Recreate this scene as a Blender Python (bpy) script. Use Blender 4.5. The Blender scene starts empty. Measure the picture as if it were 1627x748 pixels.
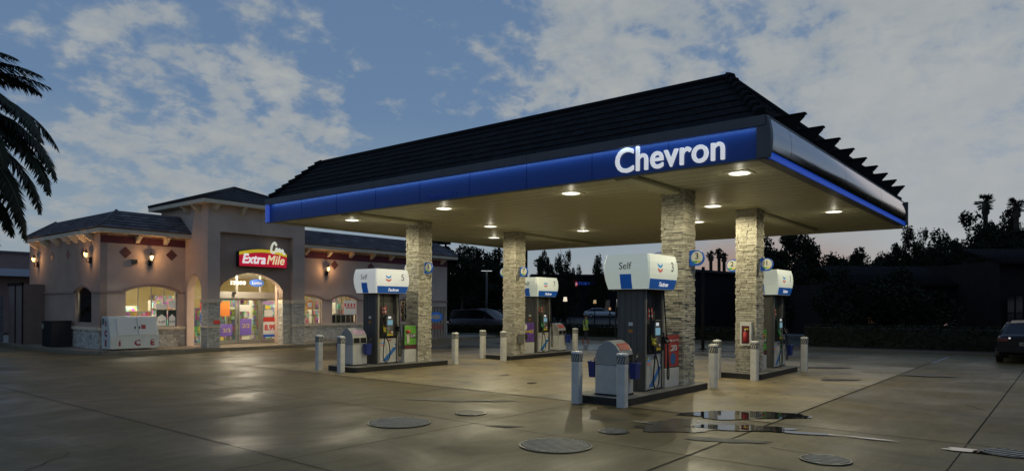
import bpy, bmesh, math, random
from mathutils import Vector, Matrix, noise
R = math.radians
random.seed(11)
scene = bpy.context.scene
col = scene.collection

# ------------------------------------------------------------------ camera, sky, sun, exposure
CAM_H = 1.859
cd = bpy.data.cameras.new('camera'); cam = bpy.data.objects.new('camera', cd); col.objects.link(cam)
cam.location = (0, 0, CAM_H)
cam.matrix_world = Matrix.Translation((0, 0, CAM_H)) @ Matrix.Rotation(R(-50.905), 4, 'Z') @ Matrix.Rotation(R(90), 4, 'X') @ Matrix.Rotation(R(0.3), 4, 'Z')
cd.sensor_width = 36; cd.lens = 24.19; cd.shift_y = 0.0687; cd.clip_start = 0.1; cd.clip_end = 2000
scene.camera = cam
scene.view_settings.view_transform = 'Standard'; scene.view_settings.look = 'None'
scene.view_settings.exposure = 0.0; scene.view_settings.gamma = 1.0

world = bpy.data.worlds.new('World'); scene.world = world; world.use_nodes = True
SUN_AZ = R(2.0)      # direction of the afterglow, measured from +X towards +Y
CL = [((.42, .875, .20), 6, 19)]
CL2 = [((.52, .815, .18), 3, 14, .55), ((.755, .56, .34), 3, 11, .62), ((.89, .25, .33), 10, 27, .95), ((.97, .15, .15), 4, 20, .5)]
def build_world():
    nt = world.node_tree; N = nt.nodes; L = nt.links; N.clear()
    out = N.new('ShaderNodeOutputWorld'); bg = N.new('ShaderNodeBackground'); L.new(bg.outputs[0], out.inputs[0])
    sky = N.new('ShaderNodeTexSky'); sky.sky_type = 'NISHITA'; sky.sun_disc = False
    sky.sun_elevation = R(4); sky.sun_rotation = R(90) - SUN_AZ; sky.air_density = 1.0; sky.dust_density = .6; sky.ozone_density = 2.0
    def math_(op, a, b=None, clamp=False):
        m = N.new('ShaderNodeMath'); m.operation = op; m.use_clamp = clamp
        for i, v in enumerate((a, b)):
            if v is None: continue
            if hasattr(v, 'links'): L.new(v, m.inputs[i])
            else: m.inputs[i].default_value = v
        return m.outputs[0]
    def mix(f, a, b, mode='MIX'):
        m = N.new('ShaderNodeMix'); m.data_type = 'RGBA'; m.blend_type = mode; m.clamp_factor = True
        for s, v in ((m.inputs[0], f), (m.inputs[6], a), (m.inputs[7], b)):
            if hasattr(v, 'links'): L.new(v, s)
            else: s.default_value = v if isinstance(v, (int, float)) else (*v, 1)
        return m.outputs[2]
    def ramp(f, pts):
        r = N.new('ShaderNodeValToRGB'); cr = r.color_ramp
        while len(cr.elements) < len(pts): cr.elements.new(.5)
        for e, (p, c) in zip(cr.elements, pts): e.position = p; e.color = (*c, 1) if not isinstance(c, (int, float)) else (c, c, c, 1)
        L.new(f, r.inputs[0]); return r.outputs[0]
    tc = N.new('ShaderNodeTexCoord'); sep = N.new('ShaderNodeSeparateXYZ'); L.new(tc.outputs['Generated'], sep.inputs[0])
    x, y, z = sep.outputs
    zc = math_('MAXIMUM', z, 0.0)
    grad = ramp(zc, [(0.0, (.37, .40, .42)), (.12, (.26, .345, .435)), (.26, (.145, .24, .395)), (.6, (.115, .195, .35))])
    skc = mix(1.0, sky.outputs[0], (.055, .055, .055), 'MULTIPLY')
    base = mix(.88, skc, grad)
    # cloud layer: project the direction on a plane overhead
    den = math_('ADD', zc, .42)
    cx = math_('DIVIDE', x, den); cy = math_('DIVIDE', y, den)
    cmb = N.new('ShaderNodeCombineXYZ'); L.new(cx, cmb.inputs[0]); L.new(cy, cmb.inputs[1])
    def noise_(scale, detail, rough, dist, off=(0, 0, 0)):
        mp = N.new('ShaderNodeMapping'); mp.inputs['Location'].default_value = off; L.new(cmb.outputs[0], mp.inputs[0])
        n = N.new('ShaderNodeTexNoise'); n.inputs['Scale'].default_value = scale; n.inputs['Detail'].default_value = detail
        n.inputs['Roughness'].default_value = rough; n.inputs['Distortion'].default_value = dist
        L.new(mp.outputs[0], n.inputs[0]); return n.outputs['Fac']
    def bank(d, inner, outer):      # a patch of cloudier sky round direction d
        v = N.new('ShaderNodeVectorMath'); v.operation = 'DOT_PRODUCT'; L.new(tc.outputs['Generated'], v.inputs[0]); v.inputs[1].default_value = d
        m = N.new('ShaderNodeMapRange'); m.interpolation_type = 'SMOOTHSTEP'; m.inputs[1].default_value = math.cos(R(outer)); m.inputs[2].default_value = math.cos(R(inner)); L.new(v.outputs['Value'], m.inputs[0]); return m.outputs[0]
    small = noise_(14.0, 8, .60, .12, (3.1, 1.7, 0)); mid = noise_(4.2, 6, .55, .3, (1.3, 4.4, 0)); big = noise_(1.5, 4, .5, .3, (6.4, 2.2, 0))
    cov = math_('ADD', math_('ADD', math_('MULTIPLY', small, .52), math_('MULTIPLY', mid, .34)), math_('MULTIPLY', big, .14))
    b = bank(CL[0][0], *CL[0][1:])
    for d, i_, o_, k in CL2: b = math_('ADD', b, math_('MULTIPLY', bank(d, i_, o_), k))
    cov = math_('ADD', cov, math_('MULTIPLY', math_('SUBTRACT', b, .55), .16))
    mask = ramp(cov, [(.485, 0.0), (.53, .25), (.575, .70), (.65, .97)])
    ccol = ramp(zc, [(0.0, (.36, .385, .395)), (.3, (.40, .42, .42)), (.6, (.32, .36, .38))])
    sh = noise_(9.5, 7, .62, .2, (1, 9, 0))
    ccol = mix(math_('MULTIPLY', ramp(sh, [(.35, 1.0), (.65, 0.0)]), .30), ccol, (.20, .25, .30))
    c = mix(mask, base, ccol)
    c = mix(math_('MULTIPLY', bank((.985, .12, .06), 4, 20), .42), c, (.43, .45, .465))
    # peach afterglow bank low over the horizon
    dx = math_('ADD', math_('MULTIPLY', x, .945), math_('MULTIPLY', y, .327))
    az = ramp(dx, [(.984, 0.0), (.996, 1.0)])
    nb = noise_(1.1, 5, .6, .4, (2.2, 7.5, 0))
    low = ramp(math_('ADD', zc, math_('MULTIPLY', math_('SUBTRACT', nb, .5), .16)), [(.05, 1.0), (.125, 0.0)])
    pk = math_('MULTIPLY', math_('MULTIPLY', az, low), .80)
    c = mix(pk, c, (.36, .235, .185))
    L.new(c, bg.inputs[0]); bg.inputs[1].default_value = 1.0
build_world()
sd = bpy.data.lights.new('afterglow_sun', 'SUN'); sd.energy = .05; sd.angle = R(25); sd.color = (1, .8, .62)
so = bpy.data.objects.new('afterglow_sun', sd); col.objects.link(so)
so.rotation_euler = Vector((-math.cos(SUN_AZ), -math.sin(SUN_AZ), -.12)).to_track_quat('-Z', 'Y').to_euler()

# ------------------------------------------------------------------ materials
MATS = {}
def mat(name, color, rough=.6, metal=0., emit=0., ecol=None, vary=0., vscale=3., bump=0., bscale=20., spec=.5, alpha=1., trans=0.):
    if name in MATS: return MATS[name]
    m = bpy.data.materials.new(name); m.use_nodes = True; MATS[name] = m
    nt = m.node_tree; p = nt.nodes['Principled BSDF']
    p.inputs['Base Color'].default_value = (*color, 1); p.inputs['Roughness'].default_value = rough; p.inputs['Metallic'].default_value = metal
    p.inputs['Specular IOR Level'].default_value = spec
    if trans: p.inputs['Transmission Weight'].default_value = trans
    if emit:
        p.inputs['Emission Color'].default_value = (*(ecol or color), 1); p.inputs['Emission Strength'].default_value = emit
    if vary:
        tc = nt.nodes.new('ShaderNodeTexCoord'); n = nt.nodes.new('ShaderNodeTexNoise'); n.inputs['Scale'].default_value = vscale; n.inputs['Detail'].default_value = 6
        nt.links.new(tc.outputs['Object'], n.inputs[0])
        r = nt.nodes.new('ShaderNodeMapRange'); r.inputs[1].default_value = .3; r.inputs[2].default_value = .7; r.inputs[3].default_value = 1 - vary; r.inputs[4].default_value = 1 + vary
        nt.links.new(n.outputs['Fac'], r.inputs[0])
        mx = nt.nodes.new('ShaderNodeMix'); mx.data_type = 'RGBA'; mx.blend_type = 'MULTIPLY'; mx.inputs[0].default_value = 1; mx.inputs[6].default_value = (*color, 1)
        nt.links.new(r.outputs[0], mx.inputs[7]); nt.links.new(mx.outputs[2], p.inputs['Base Color'])
    if bump:
        tc = nt.nodes.new('ShaderNodeTexCoord'); n = nt.nodes.new('ShaderNodeTexNoise'); n.inputs['Scale'].default_value = bscale; n.inputs['Detail'].default_value = 5
        nt.links.new(tc.outputs['Object'], n.inputs[0]); b = nt.nodes.new('ShaderNodeBump'); b.inputs['Strength'].default_value = bump; b.inputs['Distance'].default_value = .02
        nt.links.new(n.outputs['Fac'], b.inputs['Height']); nt.links.new(b.outputs[0], p.inputs['Normal'])
    return m
def rand_mat(name, colors, rough=.8, metal=0., bump=.3):
    """one material whose colour varies from piece to piece of a mesh"""
    m = bpy.data.materials.new(name); m.use_nodes = True; MATS[name] = m
    nt = m.node_tree; p = nt.nodes['Principled BSDF']; p.inputs['Roughness'].default_value = rough; p.inputs['Metallic'].default_value = metal
    g = nt.nodes.new('ShaderNodeNewGeometry'); r = nt.nodes.new('ShaderNodeValToRGB')
    cr = r.color_ramp
    while len(cr.elements) < len(colors): cr.elements.new(.5)
    for i, (e, c) in enumerate(zip(cr.elements, colors)): e.position = i / (len(colors) - 1); e.color = (*c, 1)
    nt.links.new(g.outputs['Random Per Island'], r.inputs[0])
    tc = nt.nodes.new('ShaderNodeTexCoord'); n = nt.nodes.new('ShaderNodeTexNoise'); n.inputs['Scale'].default_value = 14; n.inputs['Detail'].default_value = 6
    nt.links.new(tc.outputs['Object'], n.inputs[0])
    mr = nt.nodes.new('ShaderNodeMapRange'); mr.inputs[1].default_value = .3; mr.inputs[2].default_value = .7; mr.inputs[3].default_value = .78; mr.inputs[4].default_value = 1.18; nt.links.new(n.outputs['Fac'], mr.inputs[0])
    mx = nt.nodes.new('ShaderNodeMix'); mx.data_type = 'RGBA'; mx.blend_type = 'MULTIPLY'; mx.inputs[0].default_value = 1
    nt.links.new(r.outputs[0], mx.inputs[6]); nt.links.new(mr.outputs[0], mx.inputs[7]); nt.links.new(mx.outputs[2], p.inputs['Base Color'])
    if bump:
        b = nt.nodes.new('ShaderNodeBump'); b.inputs['Strength'].default_value = bump; b.inputs['Distance'].default_value = .02
        nt.links.new(n.outputs['Fac'], b.inputs['Height']); nt.links.new(b.outputs[0], p.inputs['Normal'])
    return m

M_white = mat('white_paint', (.62, .62, .60), .45, vary=.10, vscale=5)
M_bollw = mat('bollard_white', (.60, .59, .55), .5, vary=.12, vscale=6)
M_bollg = mat('bollard_grey_band', (.11, .115, .11), .4)
M_ceil = mat('ceiling_cream', (.42, .40, .265), .5, vary=.05, vscale=.6)
M_ceilline = mat('ceiling_seam', (.35, .333, .22), .6)
M_black = mat('black_plastic', (.012, .012, .013), .4)
M_rubber = mat('black_rubber', (.008, .008, .008), .35)
M_dkroof = rand_mat('black_roof_tile', [(.009, .009, .010), (.016, .016, .017), (.012, .012, .012)], .95)
M_dkroof.node_tree.nodes['Principled BSDF'].inputs['Specular IOR Level'].default_value = .2
M_dkband = mat('charcoal_band', (.085, .085, .092), .5, vary=.1)
M_blue = mat('fascia_blue', (.008, .058, .30), .45)
M_bluestrip = mat('blue_light_strip', (.01, .04, .45), .4, emit=.5, ecol=(.010, .065, .46))
M_silver = mat('polished_aluminium', (.50, .43, .41), .10, 1.0, vary=.04, vscale=1.2)
M_letter = mat('white_lit_letter', (.8, .8, .8), .5, emit=.46, ecol=(.97, .98, 1))
M_bluetext = mat('pale_blue_text', (.05, .10, .55), .5)
M_lens = mat('lamp_lens', (.8, .8, .75), .4, emit=1.0, ecol=(.92, .90, .80))
M_bezel = mat('lamp_bezel', (.5, .48, .38), .4)
M_stone = rand_mat('stacked_ledgestone', [(.27, .25, .20), (.47, .445, .37), (.37, .35, .28), (.52, .495, .415), (.31, .29, .23)], .85, bump=.5)
M_stone2 = rand_mat('pale_ledgestone', [(.38, .35, .29), (.66, .63, .55), (.52, .49, .42), (.72, .69, .61), (.44, .41, .35)], .85, bump=.4)
M_mortar = mat('stone_joint', (.06, .05, .036), .95)
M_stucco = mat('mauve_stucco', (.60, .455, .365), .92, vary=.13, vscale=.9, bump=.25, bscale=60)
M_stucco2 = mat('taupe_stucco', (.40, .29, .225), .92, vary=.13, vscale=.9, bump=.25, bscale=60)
M_trim = mat('cream_trim', (.72, .60, .44), .7, vary=.06)
M_ledge = mat('stucco_ledge', (.36, .25, .21), .8, vary=.05)
M_burg = mat('burgundy_band', (.14, .032, .048), .7)
M_diam = mat('rust_tile', (.15, .055, .048), .6)
M_tile = rand_mat('slate_roof_tile', [(.11, .095, .097), (.17, .15, .15), (.14, .12, .123), (.21, .185, .185)], .9)
M_tile.node_tree.nodes['Principled BSDF'].inputs['Specular IOR Level'].default_value = .15
M_tiledk = rand_mat('dark_brown_roof_tile', [(.028, .024, .024), (.045, .038, .036), (.034, .03, .03)], .85)
M_alu = mat('storefront_aluminium', (.42, .41, .38), .35, .6)
M_glass = None
M_grey = mat('grey_metal_panel', (.115, .112, .105), .42, .35, vary=.06, vscale=4)
M_greylt = mat('light_grey_panel', (.34, .34, .325), .45, .2, vary=.05)
M_cab = mat('white_cabinet', (.52, .52, .49), .45, vary=.08, vscale=6)
M_kerb = mat('black_kerb_paint', (.014, .013, .012), .5, vary=.3, vscale=8)
M_isl = mat('island_concrete', (.15, .145, .13), .7, vary=.2, vscale=5, bump=.2)
M_bluebk = mat('blue_bucket', (.012, .03, .19), .35)
M_red = mat('sign_red', (.45, .03, .03), .5)
M_green = mat('poster_green', (.13, .38, .05), .5, vary=.25, vscale=7)
M_purple = mat('poster_purple', (.13, .06, .30), .5, vary=.3, vscale=8)
M_redp = mat('poster_red', (.38, .05, .045), .5, vary=.12, vscale=4)
M_yel = mat('yellow_plastic', (.60, .48, .03), .4)
M_ygreen = mat('poster_yellow', (.55, .45, .08), .5)
M_screen = mat('pump_screen', (.05, .1, .13), .2, emit=.55, ecol=(.22, .42, .52))
M_display = mat('pump_display', (.5, .5, .5), .3, emit=.6, ecol=(.62, .66, .72))
M_sblue = mat('sign_blue', (.01, .07, .30), .5, emit=.20, ecol=(.01, .12, .5))
M_valw = mat('valance_acrylic', (.6, .62, .58), .35, emit=.28, ecol=(.80, .90, .76))
M_valw2 = mat('valance_acrylic_white', (.6, .62, .6), .35, emit=.32, ecol=(.90, .92, .88))
M_ink = mat('dark_ink', (.03, .03, .035), .6)
M_ink2 = mat('grey_ink', (.12, .13, .15), .6)
M_chb = mat('chevron_blue', (.03, .22, .55), .5, emit=.15, ecol=(.05, .4, .9))
M_chr = mat('chevron_red', (.5, .10, .08), .5, emit=.15, ecol=(.9, .25, .2))
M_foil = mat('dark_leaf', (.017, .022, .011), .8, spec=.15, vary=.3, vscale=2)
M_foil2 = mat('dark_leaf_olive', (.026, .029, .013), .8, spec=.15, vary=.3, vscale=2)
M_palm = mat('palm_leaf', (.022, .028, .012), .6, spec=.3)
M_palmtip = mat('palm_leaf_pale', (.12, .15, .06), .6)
M_bark = mat('bark', (.06, .045, .032), .9, vary=.3)
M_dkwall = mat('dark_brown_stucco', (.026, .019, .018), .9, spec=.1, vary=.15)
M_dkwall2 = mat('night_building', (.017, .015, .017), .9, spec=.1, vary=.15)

def glass_mat():
    m = bpy.data.materials.new('window_glass'); m.use_nodes = True; nt = m.node_tree; N = nt.nodes; N.clear()
    o = N.new('ShaderNodeOutputMaterial'); t = N.new('ShaderNodeBsdfTransparent'); g = N.new('ShaderNodeBsdfGlossy'); mx = N.new('ShaderNodeMixShader'); f = N.new('ShaderNodeFresnel')
    g.inputs['Roughness'].default_value = .03; t.inputs[0].default_value = (.88, .90, .88, 1); f.inputs[0].default_value = 1.5
    nt.links.new(f.outputs[0], mx.inputs[0]); nt.links.new(t.outputs[0], mx.inputs[1]); nt.links.new(g.outputs[0], mx.inputs[2]); nt.links.new(mx.outputs[0], o.inputs[0])
    MATS['window_glass'] = m; return m
M_glass = glass_mat()

# ------------------------------------------------------------------ mesh helpers
class MB:
    def __init__(s): s.v = []; s.f = []; s.m = []; s.mats = []; s.sm = []
    def mi(s, m):
        if m is None: return 0
        if m not in s.mats: s.mats.append(m)
        return s.mats.index(m)
    def face(s, pts, m=None, smooth=False):
        b = len(s.v); s.v += [tuple(p) for p in pts]; s.f.append(tuple(range(b, b + len(pts)))); s.m.append(s.mi(m)); s.sm.append(smooth)
    def add(s, vs, fs, m=None, smooth=False):
        b = len(s.v); s.v += [tuple(p) for p in vs]
        k = s.mi(m)
        for f in fs: s.f.append(tuple(b + i for i in f)); s.m.append(k); s.sm.append(smooth)
    def box(s, x0, x1, y0, y1, z0, z1, m=None):
        vs = [(x, y, z) for z in (z0, z1) for y in (y0, y1) for x in (x0, x1)]
        s.add(vs, [(0, 2, 3, 1), (4, 5, 7, 6), (0, 1, 5, 4), (2, 6, 7, 3), (0, 4, 6, 2), (1, 3, 7, 5)], m)
    def cbox(s, c, size, m=None, rot=None):
        hx, hy, hz = [k / 2 for k in size]
        vs = [Vector((x, y, z)) for z in (-hz, hz) for y in (-hy, hy) for x in (-hx, hx)]
        if rot is not None: vs = [rot @ v for v in vs]
        vs = [v + Vector(c) for v in vs]
        s.add(vs, [(0, 2, 3, 1), (4, 5, 7, 6), (0, 1, 5, 4), (2, 6, 7, 3), (0, 4, 6, 2), (1, 3, 7, 5)], m)
    def loft(s, rings, m=None, cap=True, smooth=False):
        n = len(rings[0]); b = len(s.v); k = s.mi(m)
        for r in rings: s.v += [tuple(p) for p in r]
        for i in range(len(rings) - 1):
            for j in range(n):
                j2 = (j + 1) % n
                s.f.append((b + i * n + j, b + i * n + j2, b + (i + 1) * n + j2, b + (i + 1) * n + j)); s.m.append(k); s.sm.append(smooth)
        if cap:
            s.f.append(tuple(b + j for j in reversed(range(n)))); s.m.append(k); s.sm.append(False)
            e = b + (len(rings) - 1) * n
            s.f.append(tuple(e + j for j in range(n))); s.m.append(k); s.sm.append(False)
    def prism(s, poly, z0, z1, m=None, mtop=None):
        """poly: ccw (x,y)"""
        n = len(poly)
        s.face([(x, y, z1) for x, y in poly], mtop or m); s.face([(x, y, z0) for x, y in reversed(poly)], m)
        for i in range(n):
            a, c = poly[i], poly[(i + 1) % n]
            s.face([(a[0], a[1], z0), (c[0], c[1], z0), (c[0], c[1], z1), (a[0], a[1], z1)], m)
    def prism_x(s, prof, x0, x1, m=None):
        """prof: (y,z) polygon extruded along x"""
        n = len(prof)
        s.face([(x0, y, z) for y, z in reversed(prof)], m); s.face([(x1, y, z) for y, z in prof], m)
        for i in range(n):
            a, c = prof[i], prof[(i + 1) % n]
            s.face([(x0, a[0], a[1]), (x0, c[0], c[1]), (x1, c[0], c[1]), (x1, a[0], a[1])], m)
    def tube(s, pts, r, m=None, seg=8, cap=True):
        pts = [Vector(p) for p in pts]; rings = []
        up = Vector((0, 0, 1)); prev = None
        for i, p in enumerate(pts):
            d = (pts[min(i + 1, len(pts) - 1)] - pts[max(i - 1, 0)]).normalized()
            if prev is None:
                a = d.cross(up)
                if a.length < 1e-3: a = d.cross(Vector((1, 0, 0)))
            else:
                a = prev - d * prev.dot(d)
            a.normalize(); prev = a; b = d.cross(a)
            rr = r[i] if isinstance(r, (list, tuple)) else r
            rings.append([p + (a * math.cos(t) + b * math.sin(t)) * rr for t in [2 * math.pi * k / seg for k in range(seg)]])
        s.loft(rings, m, cap, True)
    def cyl(s, c, r, z0, z1, m=None, seg=16, r1=None, smooth=True):
        r1 = r if r1 is None else r1
        s.loft([[(c[0] + q * math.cos(2 * math.pi * k / seg), c[1] + q * math.sin(2 * math.pi * k / seg), z) for k in range(seg)] for q, z in ((r, z0), (r1, z1))], m, True, smooth)
    def disc(s, c, r, m=None, seg=24, axis='x'):
        pts = []
        for k in range(seg):
            t = 2 * math.pi * k / seg; u = r * math.cos(t); w = r * math.sin(t)
            pts.append({'x': (c[0], c[1] - u, c[2] + w), 'y': (c[0] + u, c[1], c[2] + w), 'z': (c[0] + u, c[1] + w, c[2])}[axis])
        s.face(pts, m)
    def mesh(s, name, m=None):
        me = bpy.data.meshes.new(name); me.from_pydata(s.v, [], s.f)
        if not s.mats and m is not None: s.mats = [m]
        for q in s.mats: me.materials.append(q)
        if me.materials: me.polygons.foreach_set('material_index', s.m)
        me.polygons.foreach_set('use_smooth', s.sm)
        me.update(); return me
    def build(s, name, m=None, parent=None, loc=None, bevel=0):
        me = s.mesh(name, m)
        if bevel:
            bm = bmesh.new(); bm.from_mesh(me); bmesh.ops.remove_doubles(bm, verts=bm.verts, dist=1e-5)
            bmesh.ops.bevel(bm, geom=[e for e in bm.edges if len(e.link_faces) == 2 and e.calc_face_angle(0) > .5], offset=bevel, segments=2, affect='EDGES', profile=.5)
            bm.to_mesh(me); bm.free()
        return link(name, me, parent, loc)
def link(name, me, parent=None, loc=None):
    o = bpy.data.objects.new(name, me); col.objects.link(o)
    if parent: o.parent = parent
    if loc: o.location = loc
    return o
def tag(o, label=None, cat=None, group=None, kind=None):
    if label: o['label'] = label
    if cat: o['category'] = cat
    if group: o['group'] = group
    if kind: o['kind'] = kind
    return o
def empty(name, loc, label, cat, group=None, rz=0):
    o = bpy.data.objects.new(name, None); col.objects.link(o); o.location = loc; o.rotation_euler = (0, 0, rz); o.empty_display_size = .2
    return tag(o, label, cat, group)
def struct(o): o['kind'] = 'structure'; return o

def catmull(P, n=8):
    P = [Vector(p) for p in P]; P = [2 * P[0] - P[1]] + P + [2 * P[-1] - P[-2]]; out = []
    for i in range(1, len(P) - 2):
        for k in range(n):
            t = k / n
            out.append(.5 * ((2 * P[i]) + (P[i + 1] - P[i - 1]) * t + (2 * P[i - 1] - 5 * P[i] + 4 * P[i + 1] - P[i + 2]) * t * t + (3 * P[i] - P[i - 1] - 3 * P[i + 1] + P[i + 2]) * t ** 3))
    out.append(P[-2]); return out
def curve_mesh(cu):
    o = bpy.data.objects.new('tmp', cu); col.objects.link(o)
    dg = bpy.context.evaluated_depsgraph_get(); dg.update()
    me = bpy.data.meshes.new_from_object(o.evaluated_get(dg)); bpy.data.objects.remove(o); return me
def text_mesh(body, size, ext=.004, off=0., shear=0., space=1., sx=1.):
    cu = bpy.data.curves.new('t', 'FONT'); cu.body = body; cu.size = size; cu.extrude = ext; cu.offset = off; cu.shear = shear
    cu.align_x = 'CENTER'; cu.align_y = 'CENTER'; cu.space_character = space; cu.resolution_u = 4
    me = curve_mesh(cu)
    if sx != 1.: me.transform(Matrix.Diagonal((sx, 1, 1, 1)))
    return me
ROT = {'-y': Matrix.Rotation(R(90), 4, 'X'), '-x': Matrix.Rotation(R(-90), 4, 'Z') @ Matrix.Rotation(R(90), 4, 'X'), '+x': Matrix.Rotation(R(90), 4, 'Z') @ Matrix.Rotation(R(90), 4, 'X'), 'z': Matrix.Identity(4)}
def embolden(me, d):
    # heavier strokes: the glyph outlines laid over themselves, shifted by d, each copy a hair deeper
    bm = bmesh.new(); bm.from_mesh(me); geo = bm.verts[:] + bm.edges[:] + bm.faces[:]
    for i, (dx, dy) in enumerate(((1, 0), (-1, 0), (0, 1), (0, -1), (.7, .7), (-.7, .7), (.7, -.7), (-.7, -.7))):
        g2 = bmesh.ops.duplicate(bm, geom=geo)['geom']; bmesh.ops.translate(bm, verts=[e for e in g2 if isinstance(e, bmesh.types.BMVert)], vec=(dx * d, dy * d, -.0006 * (i + 1)))
    bm.to_mesh(me); bm.free()
def text(name, body, size, loc, face, m, parent=None, fit=None, bold=0, **k):
    me = text_mesh(body, size, **k)
    if bold: embolden(me, bold)
    if fit:
        xs = [v.co.x for v in me.vertices]; w = max(xs) - min(xs); me.transform(Matrix.Translation((-(max(xs) + min(xs)) / 2, 0, 0)))
        me.transform(Matrix.Diagonal((fit / w, 1, 1, 1)))
    me.transform(ROT[face]); me.materials.clear(); me.materials.append(m)
    return link(name, me, parent, loc)
def plate(outer, holes, thick, m, face='-y'):
    """flat plate with holes; outer/holes in (u,z); returned mesh has its front on the local plane 0, thickness away from viewer"""
    cu = bpy.data.curves.new('p', 'CURVE'); cu.dimensions = '2D'; cu.fill_mode = 'BOTH'; cu.extrude = thick / 2
    for P in [outer] + holes:
        sp = cu.splines.new('POLY'); sp.points.add(len(P) - 1); sp.use_cyclic_u = True
        for q, (u, z) in zip(sp.points, P): q.co = (u, z, 0, 1)
    me = curve_mesh(cu); me.transform(Matrix.Translation((0, 0, -thick / 2))); me.transform(ROT[face])
    me.materials.clear(); me.materials.append(m); return me
def arch(u0, u1, z0, zs, rise, n=14):
    """opening polygon with segmental head"""
    P = [(u0, z0), (u1, z0), (u1, zs)]
    for k in range(1, n): t = k / n; P.append((u1 + (u0 - u1) * t, zs + rise * math.sin(math.pi * t) ** .8))
    P.append((u0, zs)); return P
def arc_band(u0, u1, zs, rise, w, n=14):
    """trim band following an arch head"""
    lo = [(u0 + (u1 - u0) * k / n, zs + rise * math.sin(math.pi * k / n) ** .8) for k in range(n + 1)]
    return lo, [(u, z + w) for u, z in lo]

# ------------------------------------------------------------------ ground
PADS = (11.25, 24.6, 3.72, 19.4)
def ground_mat():
    m = bpy.data.materials.new('wet_concrete'); m.use_nodes = True; nt = m.node_tree; N = nt.nodes; L = nt.links; p = N['Principled BSDF']
    tc = N.new('ShaderNodeTexCoord')
    def no(scale, detail=5, rough=.6, dist=0., sc=(1, 1, 1)):
        mp = N.new('ShaderNodeMapping'); mp.inputs['Scale'].default_value = sc; L.new(tc.outputs['Object'], mp.inputs[0])
        n = N.new('ShaderNodeTexNoise'); n.inputs['Scale'].default_value = scale; n.inputs['Detail'].default_value = detail; n.inputs['Roughness'].default_value = rough; n.inputs['Distortion'].default_value = dist
        L.new(mp.outputs[0], n.inputs[0]); return n.outputs['Fac']
    def rp(f, pts):
        r = N.new('ShaderNodeValToRGB'); cr = r.color_ramp
        while len(cr.elements) < len(pts): cr.elements.new(.5)
        for e, (q, c) in zip(cr.elements, pts): e.position = q; e.color = (c, c, c, 1) if isinstance(c, (int, float)) else (*c, 1)
        L.new(f, r.inputs[0]); return r.outputs[0]
    def mix(f, a, b, mode='MIX'):
        x = N.new('ShaderNodeMix'); x.data_type = 'RGBA'; x.blend_type = mode
        for s, v in ((x.inputs[0], f), (x.inputs[6], a), (x.inputs[7], b)):
            if hasattr(v, 'links'): L.new(v, s)
            else: s.default_value = v if isinstance(v, (int, float)) else (*v, 1)
        return x.outputs[2]
    big = no(.16, 5, .6, .4); mid = no(1.1, 8, .65, .3); fine = no(28, 4, .6)
    c = rp(big, [(.3, (.088, .064, .024)), (.5, (.125, .094, .037)), (.7, (.165, .127, .054))])
    c = mix(.55, c, rp(mid, [(.25, .35), (.75, .75)]), 'OVERLAY')
    c = mix(rp(no(.55, 5, .62, 1.2, (1, .35, 1)), [(.56, 0.), (.70, .55)]), c, (.045, .036, .022))      # old damp stains
    c = mix(.45, c, rp(no(4.5, 7, .7, .6, (.35, 1, 1)), [(.3, .3), (.7, .7)]), 'OVERLAY')
    c = mix(.35, c, rp(no(1.6, 6, .65, .4, (.14, 2.4, 1)), [(.3, .32), (.7, .68)]), 'OVERLAY')
    c = mix(.40, c, rp(fine, [(.3, .3), (.7, .7)]), 'OVERLAY')
    L.new(c, p.inputs['Base Color'])
    rg = rp(no(.42, 6, .62, .8), [(.30, .33), (.50, .56), (.68, .72)])
    rg2 = mix(.25, rg, rp(mid, [(.3, .1), (.7, .7)]))
    L.new(rg2, p.inputs['Roughness']); p.inputs['Specular IOR Level'].default_value = .22
    b = N.new('ShaderNodeBump'); b.inputs['Strength'].default_value = .22; b.inputs['Distance'].default_value = .006
    L.new(fine, b.inputs['Height']); L.new(b.outputs[0], p.inputs['Normal'])
    return m
M_ground = ground_mat()
g = MB(); g.face([(-700, -700, -.012), (900, -700, -.012), (900, 900, -.012), (-700, 900, -.012)])
struct(g.build('ground', mat('asphalt', (.024, .022, .02), .75, spec=.2, vary=.25, vscale=.8, bump=.3, bscale=40)))
g = MB(); g.face([(-14, -16, -.004), (34, -16, -.004), (34, 27.5, -.004), (-14, 27.5, -.004)])
g.face([(-14, 27.5, -.004), (34, 27.5, -.004), (34, 50, -.004), (-14, 50, -.004)])
struct(g.build('forecourt_pavement', M_ground))
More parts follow.
